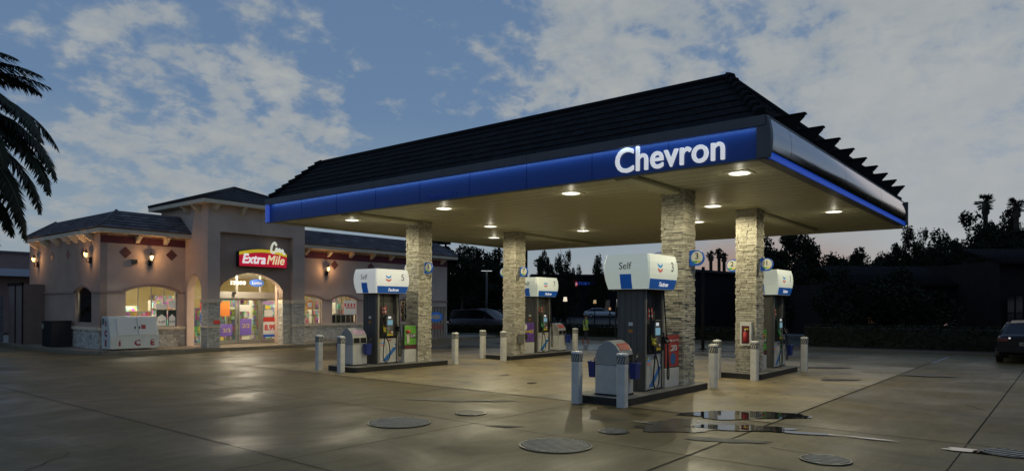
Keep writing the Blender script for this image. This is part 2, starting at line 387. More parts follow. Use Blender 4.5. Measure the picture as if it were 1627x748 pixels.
def pad_mat():
    m = bpy.data.materials.new('tan_slab_paving'); m.use_nodes = True; nt = m.node_tree; N = nt.nodes; L = nt.links; p = N['Principled BSDF']
    tc = N.new('ShaderNodeTexCoord'); br = N.new('ShaderNodeTexBrick'); L.new(tc.outputs['Object'], br.inputs[0])
    br.offset = 0; br.inputs['Color1'].default_value = (.29, .228, .118, 1); br.inputs['Color2'].default_value = (.225, .178, .092, 1); br.inputs['Mortar'].default_value = (.11, .09, .06, 1)
    br.inputs['Scale'].default_value = 1; br.inputs['Mortar Size'].default_value = .010; br.inputs['Brick Width'].default_value = .95; br.inputs['Row Height'].default_value = .95; br.inputs['Mortar Smooth'].default_value = .3
    def no(scale, detail=5, rough=.6, dist=0.):
        n = N.new('ShaderNodeTexNoise'); n.inputs['Scale'].default_value = scale; n.inputs['Detail'].default_value = detail; n.inputs['Roughness'].default_value = rough; n.inputs['Distortion'].default_value = dist
        L.new(tc.outputs['Object'], n.inputs[0]); return n.outputs['Fac']
    def rp(f, pts):
        r = N.new('ShaderNodeValToRGB'); cr = r.color_ramp
        while len(cr.elements) < len(pts): cr.elements.new(.5)
        for e, (q, c) in zip(cr.elements, pts): e.position = q; e.color = (c, c, c, 1)
        L.new(f, r.inputs[0]); return r.outputs[0]
    def mx(f, a, b, mode='MIX'):
        x = N.new('ShaderNodeMix'); x.data_type = 'RGBA'; x.blend_type = mode
        for s, v in ((x.inputs[0], f), (x.inputs[6], a), (x.inputs[7], b)):
            if hasattr(v, 'links'): L.new(v, s)
            else: s.default_value = v if isinstance(v, (int, float)) else (*v, 1)
        return x.outputs[2]
    c = mx(.6, br.outputs[0], rp(no(1.3, 8, .7, .5), [(.3, .3), (.7, .72)]), 'OVERLAY')
    c = mx(rp(no(2.3, 4, .5, .8), [(.62, 0.), (.69, .75)]), c, (.07, .042, .026))
    c = mx(rp(no(.35, 4, .5, .8), [(.5, 0.), (.75, .45)]), c, (.10, .085, .06))
    L.new(c, p.inputs['Base Color'])
    L.new(rp(no(.8, 6, .6, .6), [(.35, .30), (.7, .60)]), p.inputs['Roughness']); p.inputs['Specular IOR Level'].default_value = .35
    b = N.new('ShaderNodeBump'); b.inputs['Strength'].default_value = .12; b.inputs['Distance'].default_value = .006
    L.new(no(22), b.inputs['Height']); L.new(b.outputs[0], p.inputs['Normal'])
    return m
a0, a1, b0, b1 = PADS
g = MB(); g.face([(a0, b0, 0), (a1, b0, 0), (a1, b1, 0), (a0, b1, 0)])
struct(g.build('canopy_pad', pad_mat()))
# expansion joints
M_joint = mat('joint_sealant', (.024, .021, .015), .9, spec=.1)
g = MB()
def strip(p, q, w, z=.001):
    p = Vector((*p, z)); q = Vector((*q, z)); d = (q - p).normalized(); n = Vector((-d.y, d.x, 0)) * w / 2
    g.face([p - n, q - n, q + n, p + n])
for a in (-2.1, 1.3, 4.72, 8.1): strip((a, -15.9), (a, 26), .013)
strip((11.25, -15.9), (11.25, 26), .020, .004)
for a in (26.6, 30.2): strip((a, -15.9), (a, 25.8), .02)
for b in (-6.3, -2.6, 1.1, 7.35, 10.9, 14.5): strip((-13.9, b), (11.2, b), .011)
for b in (-6.3, -2.6, 1.1): strip((11.3, b), (33.9, b), .018, .0015)
strip((-13.9, 3.72), (33.9, 3.72), .020, .0045)
for b in (19.4, 23): strip((-13.9, b), (33.9, b), .018, .0045)
struct(g.build('pavement_joints', M_joint))
# puddles: thin sheets of standing water with uneven rims
M_water = mat('puddle_water', (.028, .025, .02), .012, spec=.9)
M_damp = mat('damp_concrete_patch', (.075, .064, .038), .24, spec=.4, vary=.3, vscale=2.5, bump=.04, bscale=30)
def blob(cx, cy, rx, ry, ang, seed, z, n=64, rag=.34):
    pts = []
    for k in range(n):
        t = 2 * math.pi * k / n
        q = 1 + rag * (noise.noise(Vector((math.cos(t) * 1.6 + seed * 7.3, math.sin(t) * 1.6, seed))) * 1.5 + .4 * noise.noise(Vector((math.cos(t) * 5 + seed, math.sin(t) * 5, seed * 3))))
        x, y = rx * q * math.cos(t), ry * q * math.sin(t)
        pts.append((cx + x * math.cos(ang) - y * math.sin(ang), cy + x * math.sin(ang) + y * math.cos(ang), z))
    return pts
w = MB()
for a in [(11.75, 4.35, .95, .42, -.95, 1), (10.45, 3.95, .85, .22, -1.0, 2), (10.62, 3.1, .5, .09, -1.3, 3), (10.78, 2.2, .34, .045, -1.5, 9), (10.75, .85, .5, .13, -1.4, 4)]: w.face(blob(*a, .0085 + .0004 * (a[5] % 11)))
struct(w.build('puddle_water', M_water))
w = MB()
for a in [(10.1, 4.6, .9, .55, -.9, 12), (27, 17, 2.5, 1.2, .4, 15), (22.5, 21.5, 3, .8, -.6, 16), (26.5, 9.5, 2.2, .9, -1, 18), (28.5, 12.5, 2.4, 1.0, -1, 19), (27, 20.5, 2.2, 1.1, -1, 20)]: w.face(blob(*a, .0062 + .0002 * (a[5] % 10)))
struct(w.build('damp_patches', M_damp))
w = MB(); M_dry = mat('pale_dry_patch', (.19, .17, .12), .75, vary=.25, vscale=3, spec=.2)
for a in [(9.95, 9.3, 1.0, .22, -1.0, 31), (9.35, 3.75, .55, .14, -1.1, 34), (10.0, 5.2, .35, .10, -1.2, 35), (8.2, 6.8, .25, .06, -1, 36)]: w.face(blob(*a, .0048 + .0002 * (a[5] % 6), 64, .42))
struct(w.build('dry_patches', M_dry))
w = MB()
for a in [(10.05, 8.95, .26, .07, -1.0, 41), (9.75, 9.2, .2, .05, -.9, 42), (15.5, 9.5, .3, .12, .4, 43), (14.2, 11.8, .22, .1, .1, 44), (17.5, 11, .3, .13, .7, 45), (22.5, 6.0, .8, .3, -1, 46), (19, 4.6, .5, .2, -.8, 47), (13.2, 10.1, .15, .1, 0, 48), (21.8, 3.0, .7, .22, -1.2, 49)]: w.face(blob(*a, .0134 + .0003 * (a[5] % 10), 64, .42))
struct(w.build('oil_stains', mat('oil_stain', (.045, .03, .018), .45, vary=.4, vscale=6, spec=.3)))
w = MB(); rc = random.Random(17)
for x, y, a, n_ in [(6.2, 12.6, -.5, 22), (9.3, 3.1, -1.9, 16), (2.5, 9.0, .3, 20), (15.2, 1.2, .5, 26), (9.0, 14.0, 1.4, 18), (20.5, 1.6, 1.0, 20)]:
    p0 = Vector((x, y, .0032)); wd = .007
    for i in range(n_):
        a += rc.uniform(-.45, .45); p1 = p0 + Vector((math.cos(a), math.sin(a), 0)) * rc.uniform(.06, .16); nn = Vector((-math.sin(a), math.cos(a), 0)) * wd * (1 - i / n_)
        w.face([p0 - nn, p1 - nn * .9, p1 + nn * .9, p0 + nn]); p0 = p1
struct(w.build('pavement_cracks', M_joint))
# worn white parking lines at the right
M_line = mat('worn_road_paint', (.28, .27, .25), .7, vary=.5, vscale=9)
g = MB()
for b in (3.6, .2): g.face([(27.2, b, .002), (31.2, b, .002), (31.2, b + .1, .002), (27.2, b + .1, .002)], M_line)
struct(g.build('parking_lines', M_line))

# manhole covers
M_cover = mat('cast_iron_cover', (.030, .028, .024), .55, .2, vary=.2, vscale=9); M_rib = mat('worn_iron_ribs', (.28, .26, .21), .5, .0, vary=.2, vscale=6)
for k, (x, y, r_, lab) in enumerate([(7.35, 8.26, .47, 'ribbed iron manhole cover left of the big central cover, below the left pump island'), (7.51, 5.34, .46, 'large ribbed iron manhole cover nearest the camera in front of the nearest pump'), (8.91, 5.28, .20, 'small ribbed round cover just behind the large central manhole cover'), (8.95, 2.32, .27, 'ribbed iron manhole cover on the right below the long puddle'), (8.8, 8.06, .24, 'plain pale round cover beside the rusty stain in front of the pads'), (10.9, .62, .26, 'round cover at the right edge lying in the puddle')]):
    o = empty('manhole_cover', (x, y, .002), lab, 'manhole cover', 'manhole covers in the forecourt')
    q = MB(); q.cyl((0, 0), r_, .0, .008, M_cover, 40); lid = q.build('lid', M_cover, o)
    if k not in (4,):
        q = MB(); ang = R(62) if k != 3 else R(20); nr = int(r_ * 2 / .070)
        for i in range(nr):
            t = -r_ + (i + .5) * 2 * r_ / nr; hl_ = math.sqrt(max(0, r_ * r_ - t * t)) - .012
            if hl_ > .03: q.cbox((t * math.cos(ang), t * math.sin(ang), .010), (.032, 2 * hl_, .010), M_rib, Matrix.Rotation(ang, 3, 'Z'))
        q.build('ribs', None, lid)
    q = MB(); n = 40
    ri = [[(rr * math.cos(2 * math.pi * i / n), rr * math.sin(2 * math.pi * i / n), zz) for i in range(n)] for rr, zz in ((r_ + .03, .0), (r_ + .03, .010), (r_ + .004, .011), (r_ + .004, 0.))]
    q.loft(ri, mat('iron_ring', (.06, .058, .05), .4, .3), False); q.build('rim', None, o)

# ------------------------------------------------------------------ stone cladding
def stone_run(mb, u0, u1, z0, z1, place, rnd, hmin=.035, hmax=.075, prot=.032, m=None):
    """courses of ledgestone on a plane; place(u, depth, z) gives the point"""
    z = z0
    while z < z1 - .01:
        h = min(rnd.uniform(hmin, hmax), z1 - z)
        if z1 - (z + h) < .03: h = z1 - z
        u = u0 - rnd.uniform(0, .12)
        while u < u1 - .005:
            L_ = rnd.uniform(.09, .32); a = max(u, u0); b = min(u + L_, u1)
            if u1 - b < .05: b = u1
            if b - a > .01:
                d = rnd.uniform(0, prot); hh = h
                parts = [(z, z + h)] if rnd.random() > .22 or h < .06 else [(z, z + h * .5), (z + h * .5, z + h)]
                for za, zb in parts:
                    d = rnd.uniform(.003, prot); g_ = .0035
                    P = [place(x, y, zz) for zz in (za + g_, zb - g_) for y in (-.02, d) for x in (a + (g_ if a > u0 else -d * .6), b - (g_ if b < u1 else -d * .6))]
                    mb.add(P, [(0, 2, 3, 1), (4, 5, 7, 6), (0, 1, 5, 4), (2, 6, 7, 3), (0, 4, 6, 2), (1, 3, 7, 5)], m or M_stone)
            u = b + .0001 if b < u1 else u1
        z += h
def stone_pier(mb, x0, x1, y0, y1, z0, z1, seed, sides='nsew', m=None):
    rnd = random.Random(seed)
    mb.box(x0 + .01, x1 - .01, y0 + .01, y1 - .01, z0, z1, M_mortar)
    if 's' in sides: stone_run(mb, x0, x1, z0, z1, lambda u, d, z: (u, y0 + .01 - d, z), rnd, m=m)
    if 'n' in sides: stone_run(mb, x0, x1, z0, z1, lambda u, d, z: (u, y1 - .01 + d, z), rnd, m=m)
    if 'w' in sides: stone_run(mb, y0, y1, z0, z1, lambda u, d, z: (x0 + .01 - d, u, z), rnd, m=m)
    if 'e' in sides: stone_run(mb, y0, y1, z0, z1, lambda u, d, z: (x1 - .01 + d, u, z), rnd, m=m)

# ------------------------------------------------------------------ canopy
A0, A3, B0, B3 = 11.76, 24.06, 4.0, 19.35
HC, HB, HBAND, HT = 4.44, 4.40, 4.94, 5.11
M_under = mat('soffit_edge', (.34, .32, .22), .5)
def tile_slope(mb, e0, e1, r0, r1, rows, cols, m, th=.035, rnd=None):
    """overlapping tile courses between an eave line e0-e1 and a ridge line r0-r1"""
    e0, e1, r0, r1 = map(Vector, (e0, e1, r0, r1)); rnd = rnd or random.Random(5)
    nrm = (e1 - e0).cross(r0 - e0).normalized()
    if nrm.z < 0: nrm = -nrm
    for i in range(rows):
        t0, t1 = i / rows, (i + 1.12) / rows
        t1 = min(t1, 1.0)
        off = .5 if i % 2 else 0
        cuts = [0] + [(k + off) / cols for k in range(1 if not off else 0, cols + 1) if 0 < (k + off) / cols < 1] + [1]
        for a, b in zip(cuts[:-1], cuts[1:]):
            gap = .0025 / max(1e-3, 1) * 0
            P = lambda s, t: e0.lerp(r0, t).lerp(e1.lerp(r1, t), s)
            lift = th * rnd.uniform(.85, 1.2); dt = rnd.uniform(-.02, .02) / rows * 2
            aa, bb = a + (b - a) * .012, b - (b - a) * .012
            lo = [P(aa, t0 + dt), P(bb, t0 + dt)]; hi = [P(aa, t1), P(bb, t1)]
            vs = [lo[0] + nrm * .004, lo[1] + nrm * .004, hi[1] + nrm * .004, hi[0] + nrm * .004, lo[0] + nrm * lift, lo[1] + nrm * lift, hi[1] + nrm * .012, hi[0] + nrm * .012]
            mb.add(vs, [(0, 1, 5, 4), (4, 5, 6, 7), (1, 2, 6, 5), (3, 0, 4, 7)], m)
def build_canopy():
    root = empty('fuel_canopy', (0, 0, 0), 'large filling station canopy with black tiled mansard roof, blue lit fascia and four stone columns', 'canopy')
    q = MB()
    q.box(A0 + .03, A3 - .03, B0 + .03, B3 - .03, HC, HC + .03, M_ceil)
    ceiling = q.build('ceiling', None, root)
    q = MB()
    for k in range(1, 31):      # decking seams, parallel to the short side
        x = A0 + k * (A3 - A0) / 31
        q.box(x - .006, x + .006, B0 + .05, B3 - .05, HC - .003, HC + .001, M_ceilline)
    q.build('ceiling_seams', None, ceiling)
    # beams above columns
    for cx in (14.3, 18.45):
        pass
    for (x, y0_, y1_) in ((14.16, B0 + .5, 6.7), (18.2, B0 + .5, 6.6)):
        pass
    q = MB()
    for x, ya, yb in ((14.02, 7.0, B3 - .6),):
        pass
    # side beams: run along X from column heads toward the canopy edges
    for x0, x1, y in ((A0 + .07, 14.05, 6.84), (18.4, A3 - .23, 6.66), (A0 + .07, 14.5, 15.6), (19.0, A3 - .23, 15.2)):
        q = MB(); q.box(x0, x1, y - .2, y + .2, HC - .11, HC + .002, M_ceil); q.build('ceiling_beam', None, root, bevel=.05)
    q = MB()   # bottom edge return
    e = .22
    q.box(A3 - e, A3, B0 + .02, B3 - .02, HB - .1, HC, M_under)
    q.box(A0 + .05, A3 - e, B3 - e, B3, HB - .01, HC, M_under)
    q.build('soffit_edge', None, root)
    # front fascia (facing -x)
    q = MB(); q.box(A0 + .02, A0 + .06, B0 + .16, B3 - .10, HB, HBAND, M_blue)
    f = q.build('blue_fascia', None, root)
    q = MB()
    for k in range(1, 9):
        y = B0 + .16 + k * (B3 - B0 - .26) / 9
        q.box(A0 + .015, A0 + .03, y - .004, y + .004, HB + .002, HBAND - .002, mat('blue_seam', (.006, .02, .17), .5))
    q.build('panel_seam', None, f)
    q = MB(); q.box(A0 - .07, A0 + .06, B0 + .02, B3 + .02, HBAND, HT, M_dkband)
    q.box(A0 - .02, A0 + .06, B0 + .02, B3, HB - .03, HB, M_dkband)
    for k in range(1, 6):
        y = B0 + k * (B3 - B0) / 6
        q.box(A0 - .073, A0 - .06, y - .004, y + .004, HBAND + .002, HT - .002, M_black)
    q.build('charcoal_band', None, root)
    # rounded end piece, right
    q = MB()
    def bull(n=22):
        pts = []
        for k in range(n + 1):
            t = k / n; z = HB + (HT - HB) * t
            pts.append((B0 + .16 - .16 - .07 * math.sin(math.pi * min(1, .12 + .88 * t)) ** .8 * 1.0, z))
        return pts
    prof = bull()
    poly = [(B0 + .17, HB)] + [] + prof + [(B0 + .17, HT)]
    # order y,z ring
    ring = [(B0 + .17, HB - .02), *[(y, z) for y, z in prof], (B0 + .17, HT + .003)]
    q.prism_x(ring, A0 - .05, A0 + .07, M_dkband)
    q.build('end_cap', None, root)
    # left end return
    q = MB(); q.box(A0 - .06, A0 + .06, B3 - .10, B3 + .02, HB, HBAND, mat('blue_light_end', (.05, .12, .6), .4, emit=.28, ecol=(.08, .16, .75))); q.build('fascia_return', None, root)
    # side fascia (facing -y) of polished metal, bull-nosed, over a blue strip
    xs = [A0 + .07, 12.83, 16.74, 20.48, A3 + .0]
    for xa, xb in zip(xs[:-1], xs[1:]):
        q = MB(); pr_ = [(y, z) for y, z in prof if z > HB + .085]
        rr = [[(xa + .008, y, z) for y, z in pr_], [(xb - .008, y, z) for y, z in pr_]]
        for i in range(len(pr_) - 1):
            q.face([rr[0][i], rr[1][i], rr[1][i + 1], rr[0][i + 1]], M_silver, True)
        q.add([(xa + .008, B0 + .1, pr_[0][1]), (xb - .008, B0 + .1, pr_[0][1]), (xb - .008, *pr_[0]), (xa + .008, *pr_[0])], [(0, 1, 2, 3)], M_silver)
        o = q.build('metal_fascia_panel', None, root)
    q = MB(); q.box(A0 + .07, A3 - .01, B0 - .03, B0 + .17, HB - .015, HB + .105, M_bluestrip); q.build('blue_light_strip', None, root)
    q = MB(); q.box(A0 + .08, A3 - .02, B0 - .02, B0 + .17, HB - .03, HT - .01, M_dkband)
    rr = [(A3, B0 - .02), (A3 + .06, B0 + .0)]
    q.box(A3 - .01, A3 + .05, B0 - .10, B3 + .02, HB, HT, M_dkband); q.box(A0 + .06, A3, B3 - .02, B3 + .05, HB, HT, M_dkband)
    q.build('fascia_backing', None, root)
    # mansard ring
    d = 1.16; ZR = 6.27; q = MB(); rnd = random.Random(3)
    z0 = HT - .02
    c = [(A0 + .0, B0 + .12), (A3 - .05, B0 + .12), (A3 - .05, B3 - .12), (A0 + .0, B3 - .12)]
    ci = [(A0 + d, B0 + d), (A3 - d, B0 + d), (A3 - d, B3 - d), (A0 + d, B3 - d)]
    for i in range(4):
        j = (i + 1) % 4
        Ln = (Vector(c[j]) - Vector(c[i])).length
        tile_slope(q, (*c[i], z0), (*c[j], z0), (*ci[i], ZR), (*ci[j], ZR), 7, int(Ln / .30), M_dkroof, .036, rnd)
        q.face([(*c[i], z0), (*c[j], z0), (*ci[j], ZR), (*ci[i], ZR)], M_dkroof)
    q.face([(*p, ZR) for p in ci], M_dkroof)
    for i in range(4):
        j = (i + 1) % 4
        q.tube([(*ci[i], ZR + .02), (*ci[j], ZR + .02)], .075, M_dkroof, 8)
        n = 8
        for k in range(n):        # hip caps, stepped
            p = Vector((*c[i], z0 + .03)).lerp(Vector((*ci[i], ZR + .03)), k / n); p2 = Vector((*c[i], z0 + .03)).lerp(Vector((*ci[i], ZR + .03)), (k + 1.1) / n)
            q.tube([p + Vector((0, 0, .055)), p2 + Vector((0, 0, .01))], [.095, .075], M_dkroof, 6)
    roof = q.build('mansard_roof', None, root)
    # rafter tails along the metal side
    for k in range(9):
        q = MB(); x = 13.44 + 1.228 * k
        pr_ = [(3.88, 5.47), (3.90, 5.43), (3.97, 5.36), (4.04, 5.26), (4.10, 5.16), (4.20, 5.08), (4.85, 5.08), (4.85, 5.47)]
        q.prism_x([(y, z) for y, z in pr_], x - .045, x + .045, M_dkroof)
        q.cbox((x, 4.2, 5.485), (.13, .68, .03), M_dkroof)
        q.build('rafter_tail', None, root)
    # brand lettering
    t = text('sign_lettering', 'Chevron', .66, (A0 + .0, 5.85, 4.665), '-x', M_letter, root, fit=2.21, ext=.02, bold=.009, space=1.02)
    text('clearance_lettering', 'Clearance 14\' 3"', .17, (A0 + .012, 11.75, 4.50), '-x', M_bluetext, root, fit=1.05, ext=.003)
    # columns
    for k, (x, y) in enumerate(((14.02, 6.56), (18.0, 6.40), (14.42, 15.38), (18.6, 14.97))):
        if k == 0:
            mb = MB(); stone_pier(mb, 0, .53, 0, .53, .15, HC, 7); cme = mb.mesh('stone_column')
        o = link('stone_column', cme, root, (x, y, 0))
    # recessed lamps
    lamps = [(13.0, 4.95), (13.0, 8.85), (13.0, 12.9), (13.1, 16.9), (16.84, 7.1), (19.68, 12.9), (16.84, 14.6), (19.7, 16.9), (19.7, 8.8), (19.75, 4.95)]
    for x, y in lamps:
        q = MB(); q.box(x - .24, x + .24, y - .24, y + .24, HC - .014, HC - .001, M_ceil); b = q.build('ceiling_lamp', None, root, bevel=.005)
        q = MB(); s = .185
        q.prism([(x - s, y - s * .5), (x - s * .5, y - s), (x + s * .5, y - s), (x + s, y - s * .5), (x + s, y + s * .5), (x + s * .5, y + s), (x - s * .5, y + s), (x - s, y + s * .5)], HC - .026, HC - .013, M_lens); q.build('lens', None, b)
        ld = bpy.data.lights.new('canopy_lamp', 'SPOT'); ld.energy = LAMP_W; ld.color = (1.0, .90, .60); ld.spot_size = R(174); ld.spot_blend = .35; ld.shadow_soft_size = 0.0
        lo = bpy.data.objects.new('canopy_lamp', ld); col.objects.link(lo); lo.location = (x, y, HC - .09)
        # soft spill onto the decking round each lens
        pd = bpy.data.lights.new('canopy_lamp_spill', 'POINT'); pd.energy = 2.2; pd.color = (1, .93, .72); pd.shadow_soft_size = 0.0
        po = bpy.data.objects.new('canopy_lamp_spill', pd); col.objects.link(po); po.location = (x, y, HC - .20)
    # LED strip hidden under the band washing the blue fascia
    ad = bpy.data.lights.new('fascia_led', 'AREA'); ad.shape = 'RECTANGLE'; ad.size = B3 - B0 - .4; ad.size_y = .07; ad.energy = 13; ad.color = (.42, .72, 1)
    ao = bpy.data.objects.new('fascia_led', ad); col.objects.link(ao); ao.location = (A0 - .035, (B0 + B3) / 2, HBAND - .004)
    zdir = -Vector((.32, 0, -.95)).normalized(); xdir = Vector((0, 1, 0)); ydir = zdir.cross(xdir)
    ao.matrix_world = Matrix.Translation(ao.location) @ Matrix((xdir, ydir, zdir)).transposed().to_4x4()
LAMP_W = 175
build_canopy()

# ------------------------------------------------------------------ pumps
def chevron_logo(name, s, parent, fn, mb_only=False):
    """two stacked chevrons; fn maps (u,v) to a point"""
    for v0, m in ((.16, M_chb), (-.30, M_chr)):
        q = MB()
        for sgn in (-1, 1):
            P = [(0, -.16), (sgn * .5, .08), (sgn * .5, .34), (0, .10)]
            if sgn > 0: P = P[::-1] if False else P
            P = [(u * s, (v + v0) * s) for u, v in P]
            if sgn < 0: P = P[::-1]
            q.face([fn(u, v) for u, v in P], m)
        q.build(name, None, parent)
VB = 2.06
VH = [(0, -.062), (.165, -.020), (.30, .0), (.42, .004), (.56, -.006), (.70, -.040)]
def val_off(z):
    for (za, oa), (zb, ob) in zip(VH[:-1], VH[1:]):
        if za <= z <= zb: return oa + (ob - oa) * (z - za) / (zb - za)
    return VH[-1][1]
VX, VY = .64, .52
def conform(me, z0, x0=0, face='-y', eps=.004):
    for v in me.vertices:
        u, z, dpt = v.co.x, v.co.y, v.co.z
        zz = z0 + z; o = val_off(max(0, min(.70, zz)))
        if face == '-y': v.co = (x0 + u, -(VY + o) - eps - dpt, zz)
        else: v.co = (-(VX + o) - eps - dpt, x0 - u, zz)
    me.update()
def hose(parent, pts, r=.016, m=None, name='hose'):
    q = MB(); q.tube(catmull(pts, 7), r, m or M_rubber, 8); return q.build(name, None, parent)
def nozzle(parent, x, y, z, m, s=1.):
    q = MB()
    q.tube(catmull([(x, y, z + .16 * s), (x, y - .015, z + .08 * s), (x - .01, y - .05, z), (x - .02, y - .10, z - .06 * s)], 4), [.018] * 4 + [.028] * 5 + [.034] * 4, m, 8)
    q.cbox((x, y - .06, z + .0), (.05, .07, .13 * s), m, Matrix.Rotation(R(20), 3, 'X'))
    q.tube([(x, y - .10, z + .06), (x, y - .14, z - .04), (x, y - .10, z - .09)], .008, M_black, 6)
    return q.build('nozzle', None, parent, bevel=.008)
def poster_art(kind, root_, x0, x1, y, z0, z1):
    m = {'green': M_green, 'purple': M_purple, 'red': M_redp}[kind]
    q = MB(); q.box(x0, x1, y - .012, y, z0, z1, m); p = q.build('poster', None, root_)
    w = x1 - x0; h = z1 - z0
    if kind == 'green':
        q = MB(); q.loft([[(x0 + w * .26 + r_ * math.cos(t), y - .014 + .2 * r_ * math.sin(t) - .01, z) for t in [2 * math.pi * k / 14 for k in range(14)]] for r_, z in ((w * .10, z0 + h * .08), (w * .15, z0 + h * .62))], mat('cup_paper', (.55, .5, .42), .5)); q.build('cup', None, p)
        q = MB(); q.cyl((x0 + w * .26, y - .024), w * .17, z0 + h * .62, z0 + h * .76, M_red, 14); q.build('cup_lid', None, p)
        q = MB(); q.box(x0 + w * .45, x1 - w * .04, y - .018, y - .011, z0 + h * .34, z0 + h * .58, M_ink); q.build('price_patch', None, p)
        text('price', '$1.99', .12, (x0 + w * .70, y - .020, z0 + h * .46), '-y', M_white, p, fit=w * .42, off=.003)
    elif kind == 'purple':
        q = MB(); q.disc((x0 + w * .35, y - .014, z0 + h * .25), w * .17, M_ink, 20, 'y'); q.disc((x0 + w * .3, y - .014, z0 + h * .78), w * .15, M_white, 16, 'y'); q.build('picture', None, p)
        text('headline', 'Drink', .12, (x0 + w * .40, y - .018, z0 + h * .55), '-y', M_yel, p, fit=w * .6, shear=.2, off=.003)
        text('price', '69', .18, (x0 + w * .80, y - .018, z0 + h * .52), '-y', M_yel, p, fit=w * .28, off=.003)
    else:
        text('headline', 'Drop at to', .08, (x0 + w * .5, y - .018, z0 + h * .84), '-y', M_white, p, fit=w * .86)
        text('price', '.20', .17, (x0 + w * .58, y - .018, z0 + h * .58), '-y', M_white, p, fit=w * .5, off=.003)
        q = MB(); q.disc((x0 + w * .55, y - .016, z0 + h * .25), w * .2, mat('poster_blue', (.03, .12, .3), .5), 20, 'y'); q.build('picture', None, p)
def pump(loc, num, label, white=False, green_hose=False):
    root = empty('fuel_pump', loc, label, 'fuel pump', 'fuel pumps under the canopy')
    W = .42; D = .305
    q = MB()
    for s in (-1, 1):
        q = MB(); x0, x1 = (-W, -W + .10) if s < 0 else (W - .10, W)
        q.box(x0, x1, -D, D, 0, VB, M_grey)
        xo = x0 - .012 if s < 0 else x1
        for k in range(5):
            y = -D + .03 + k * .137; q.box(xo, xo + .012, y, y + .035, .04, 2.03, M_grey)
        q.box(x0 + .02, x1 - .02, -D - .012, -D, .02, 2.05, M_alu)
        q.build('side_panel', None, root, bevel=.006)
    q = MB(); q.box(-W + .10, W - .10, -D + .16, D - .16, .78, VB, M_grey); q.build('back_panel', None, root)
    for s in (-1, 1):
        q = MB(); y0, y1 = (-D, -D + .14) if s < 0 else (D - .14, D)
        q.box(-W + .10, W - .10, y0 + .01, y1, .03, .74, M_cab); cab = q.build('lower_cabinet', None, root, bevel=.008)
        yy = y0 - .004 if s < 0 else y1 + .014
        if s < 0:
            q = MB(); q.face([(-.22, yy + .01, .08), (-.04, yy + .01, .08), (W - .115, yy + .01, .42), (W - .115, yy + .01, .60), (.10, yy + .01, .36)], mat('cabinet_swoosh_blue', (.02, .16, .5), .4)); q.build('swoosh', None, cab)
            chevron_logo('chevron_mark', .13, cab, lambda u, v: (-.22 + u, yy + .008, .58 + v))
    q = MB(); q.box(-W + .09, W - .09, -D + .02, D - .02, .0, .06, M_black); q.build('plinth', None, root)
    for s in (-1, 1):      # console both sides
        f = (lambda y: y) if s < 0 else (lambda y: -y)
        def bx(q, x0, x1, y0, y1, z0, z1, m):
            a, b = sorted((f(y0), f(y1))); q.box(x0, x1, a, b, z0, z1, m)
        q = MB(); bx(q, -W + .10, W - .10, -D - .01, -D + .15, .76, 1.36, M_black); con = q.build('console', None, root, bevel=.01)
        q = MB(); bx(q, -.13, .17, -D - .075, -D - .01, .80, 1.42, M_grey); bx(q, .12, .17, -D - .085, -D - .07, .82, 1.42, M_black); bx(q, -.13, .17, -D - .09, -D - .04, 1.39, 1.44, M_black)
        q.build('card_panel', None, con, bevel=.008)
        q = MB(); bx(q, -.09, .10, -D - .083, -D - .07, 1.13, 1.28, M_screen); q.build('screen', None, con)
        q = MB(); bx(q, -.07, .04, -D - .083, -D - .07, 1.32, 1.385, M_display); q.build('price_display', None, con)
        q = MB()
        for i in range(3):
            bx(q, -.10 + i * .075, -.04 + i * .075, -D - .084, -D - .072, .82, .875, M_yel)
            bx(q, -.10 + i * .075, -.04 + i * .075, -D - .084, -D - .072, .895, .95, (M_green, M_redp, M_white)[i])
        for i in range(3):
            for j in range(4): bx(q, -.095 + i * .03, -.075 + i * .03, -D - .083, -D - .07, .99 + j * .027, 1.01 + j * .027, M_greylt)
        q.build('grade_buttons', None, con)
        for xh in (-.235, .265):
            q = MB(); bx(q, xh - .075, xh + .075, -D - .05, -D + .0, .80, 1.10, M_black); q.build('nozzle_boot', None, con, bevel=.012)
    if True:
        y = -D - .06
        nozzle(root, -.235, y, 1.0, M_yel if not green_hose else mat('green_nozzle', (.02, .16, .06), .4))
        nozzle(root, .285, y, 1.02, M_black if num != '5' else M_rubber)
        mh = mat('dark_green_hose', (.01, .045, .02), .35) if green_hose else M_rubber
        hose(root, [(-.27, -D + .02, 2.05), (-.27, y + .02, 1.7), (-.26, y + .0, 1.25), (-.24, y - .06, 1.02)], .012, mh)
        hose(root, [(-.255, y - .11, .93), (-.29, y - .10, .60), (-.30, y - .08, .22), (-.20, y - .08, .06), (-.06, y - .08, .20), (-.06, y - .06, .55), (-.16, y - .02, .85), (-.17, y + .02, 1.3), (-.17, -D + .04, 2.05)], .014, mh)
        hose(root, [(.27, y - .11, .95), (.25, y - .12, .60), (.27, y - .10, .30), (.34, y - .09, .20), (.39, y - .08, .34), (.40, y - .05, .75), (.375, y - .02, 1.2), (.37, -D - .02, 2.05)], .014)
        hose(root, [(-.30, D + .06, 2.05), (-.30, D + .12, 1.6), (-.29, D + .13, 1.15), (-.27, D + .08, .95), (-.30, D + .12, .5), (-.24, D + .12, .2), (-.1, D + .1, .5), (-.12, D + .05, 1.0)], .013)
        q = MB(); q.cyl((-.30, D + .085), .022, 1.70, 1.86, M_greylt, 8); q.build('swivel', None, root)
        q = MB(); q.box(-.24, -.06, -D + .01, -D + .03, 1.46, 1.68, mat('notice_red', (.40, .05, .05), .5)); nt_ = q.build('notice', None, root)
        q = MB(); q.box(-.225, -.075, -D + .004, -D + .009, 1.50, 1.54, M_white); q.box(-.225, -.11, -D + .004, -D + .009, 1.60, 1.64, M_white); q.build('notice_lines', None, nt_)
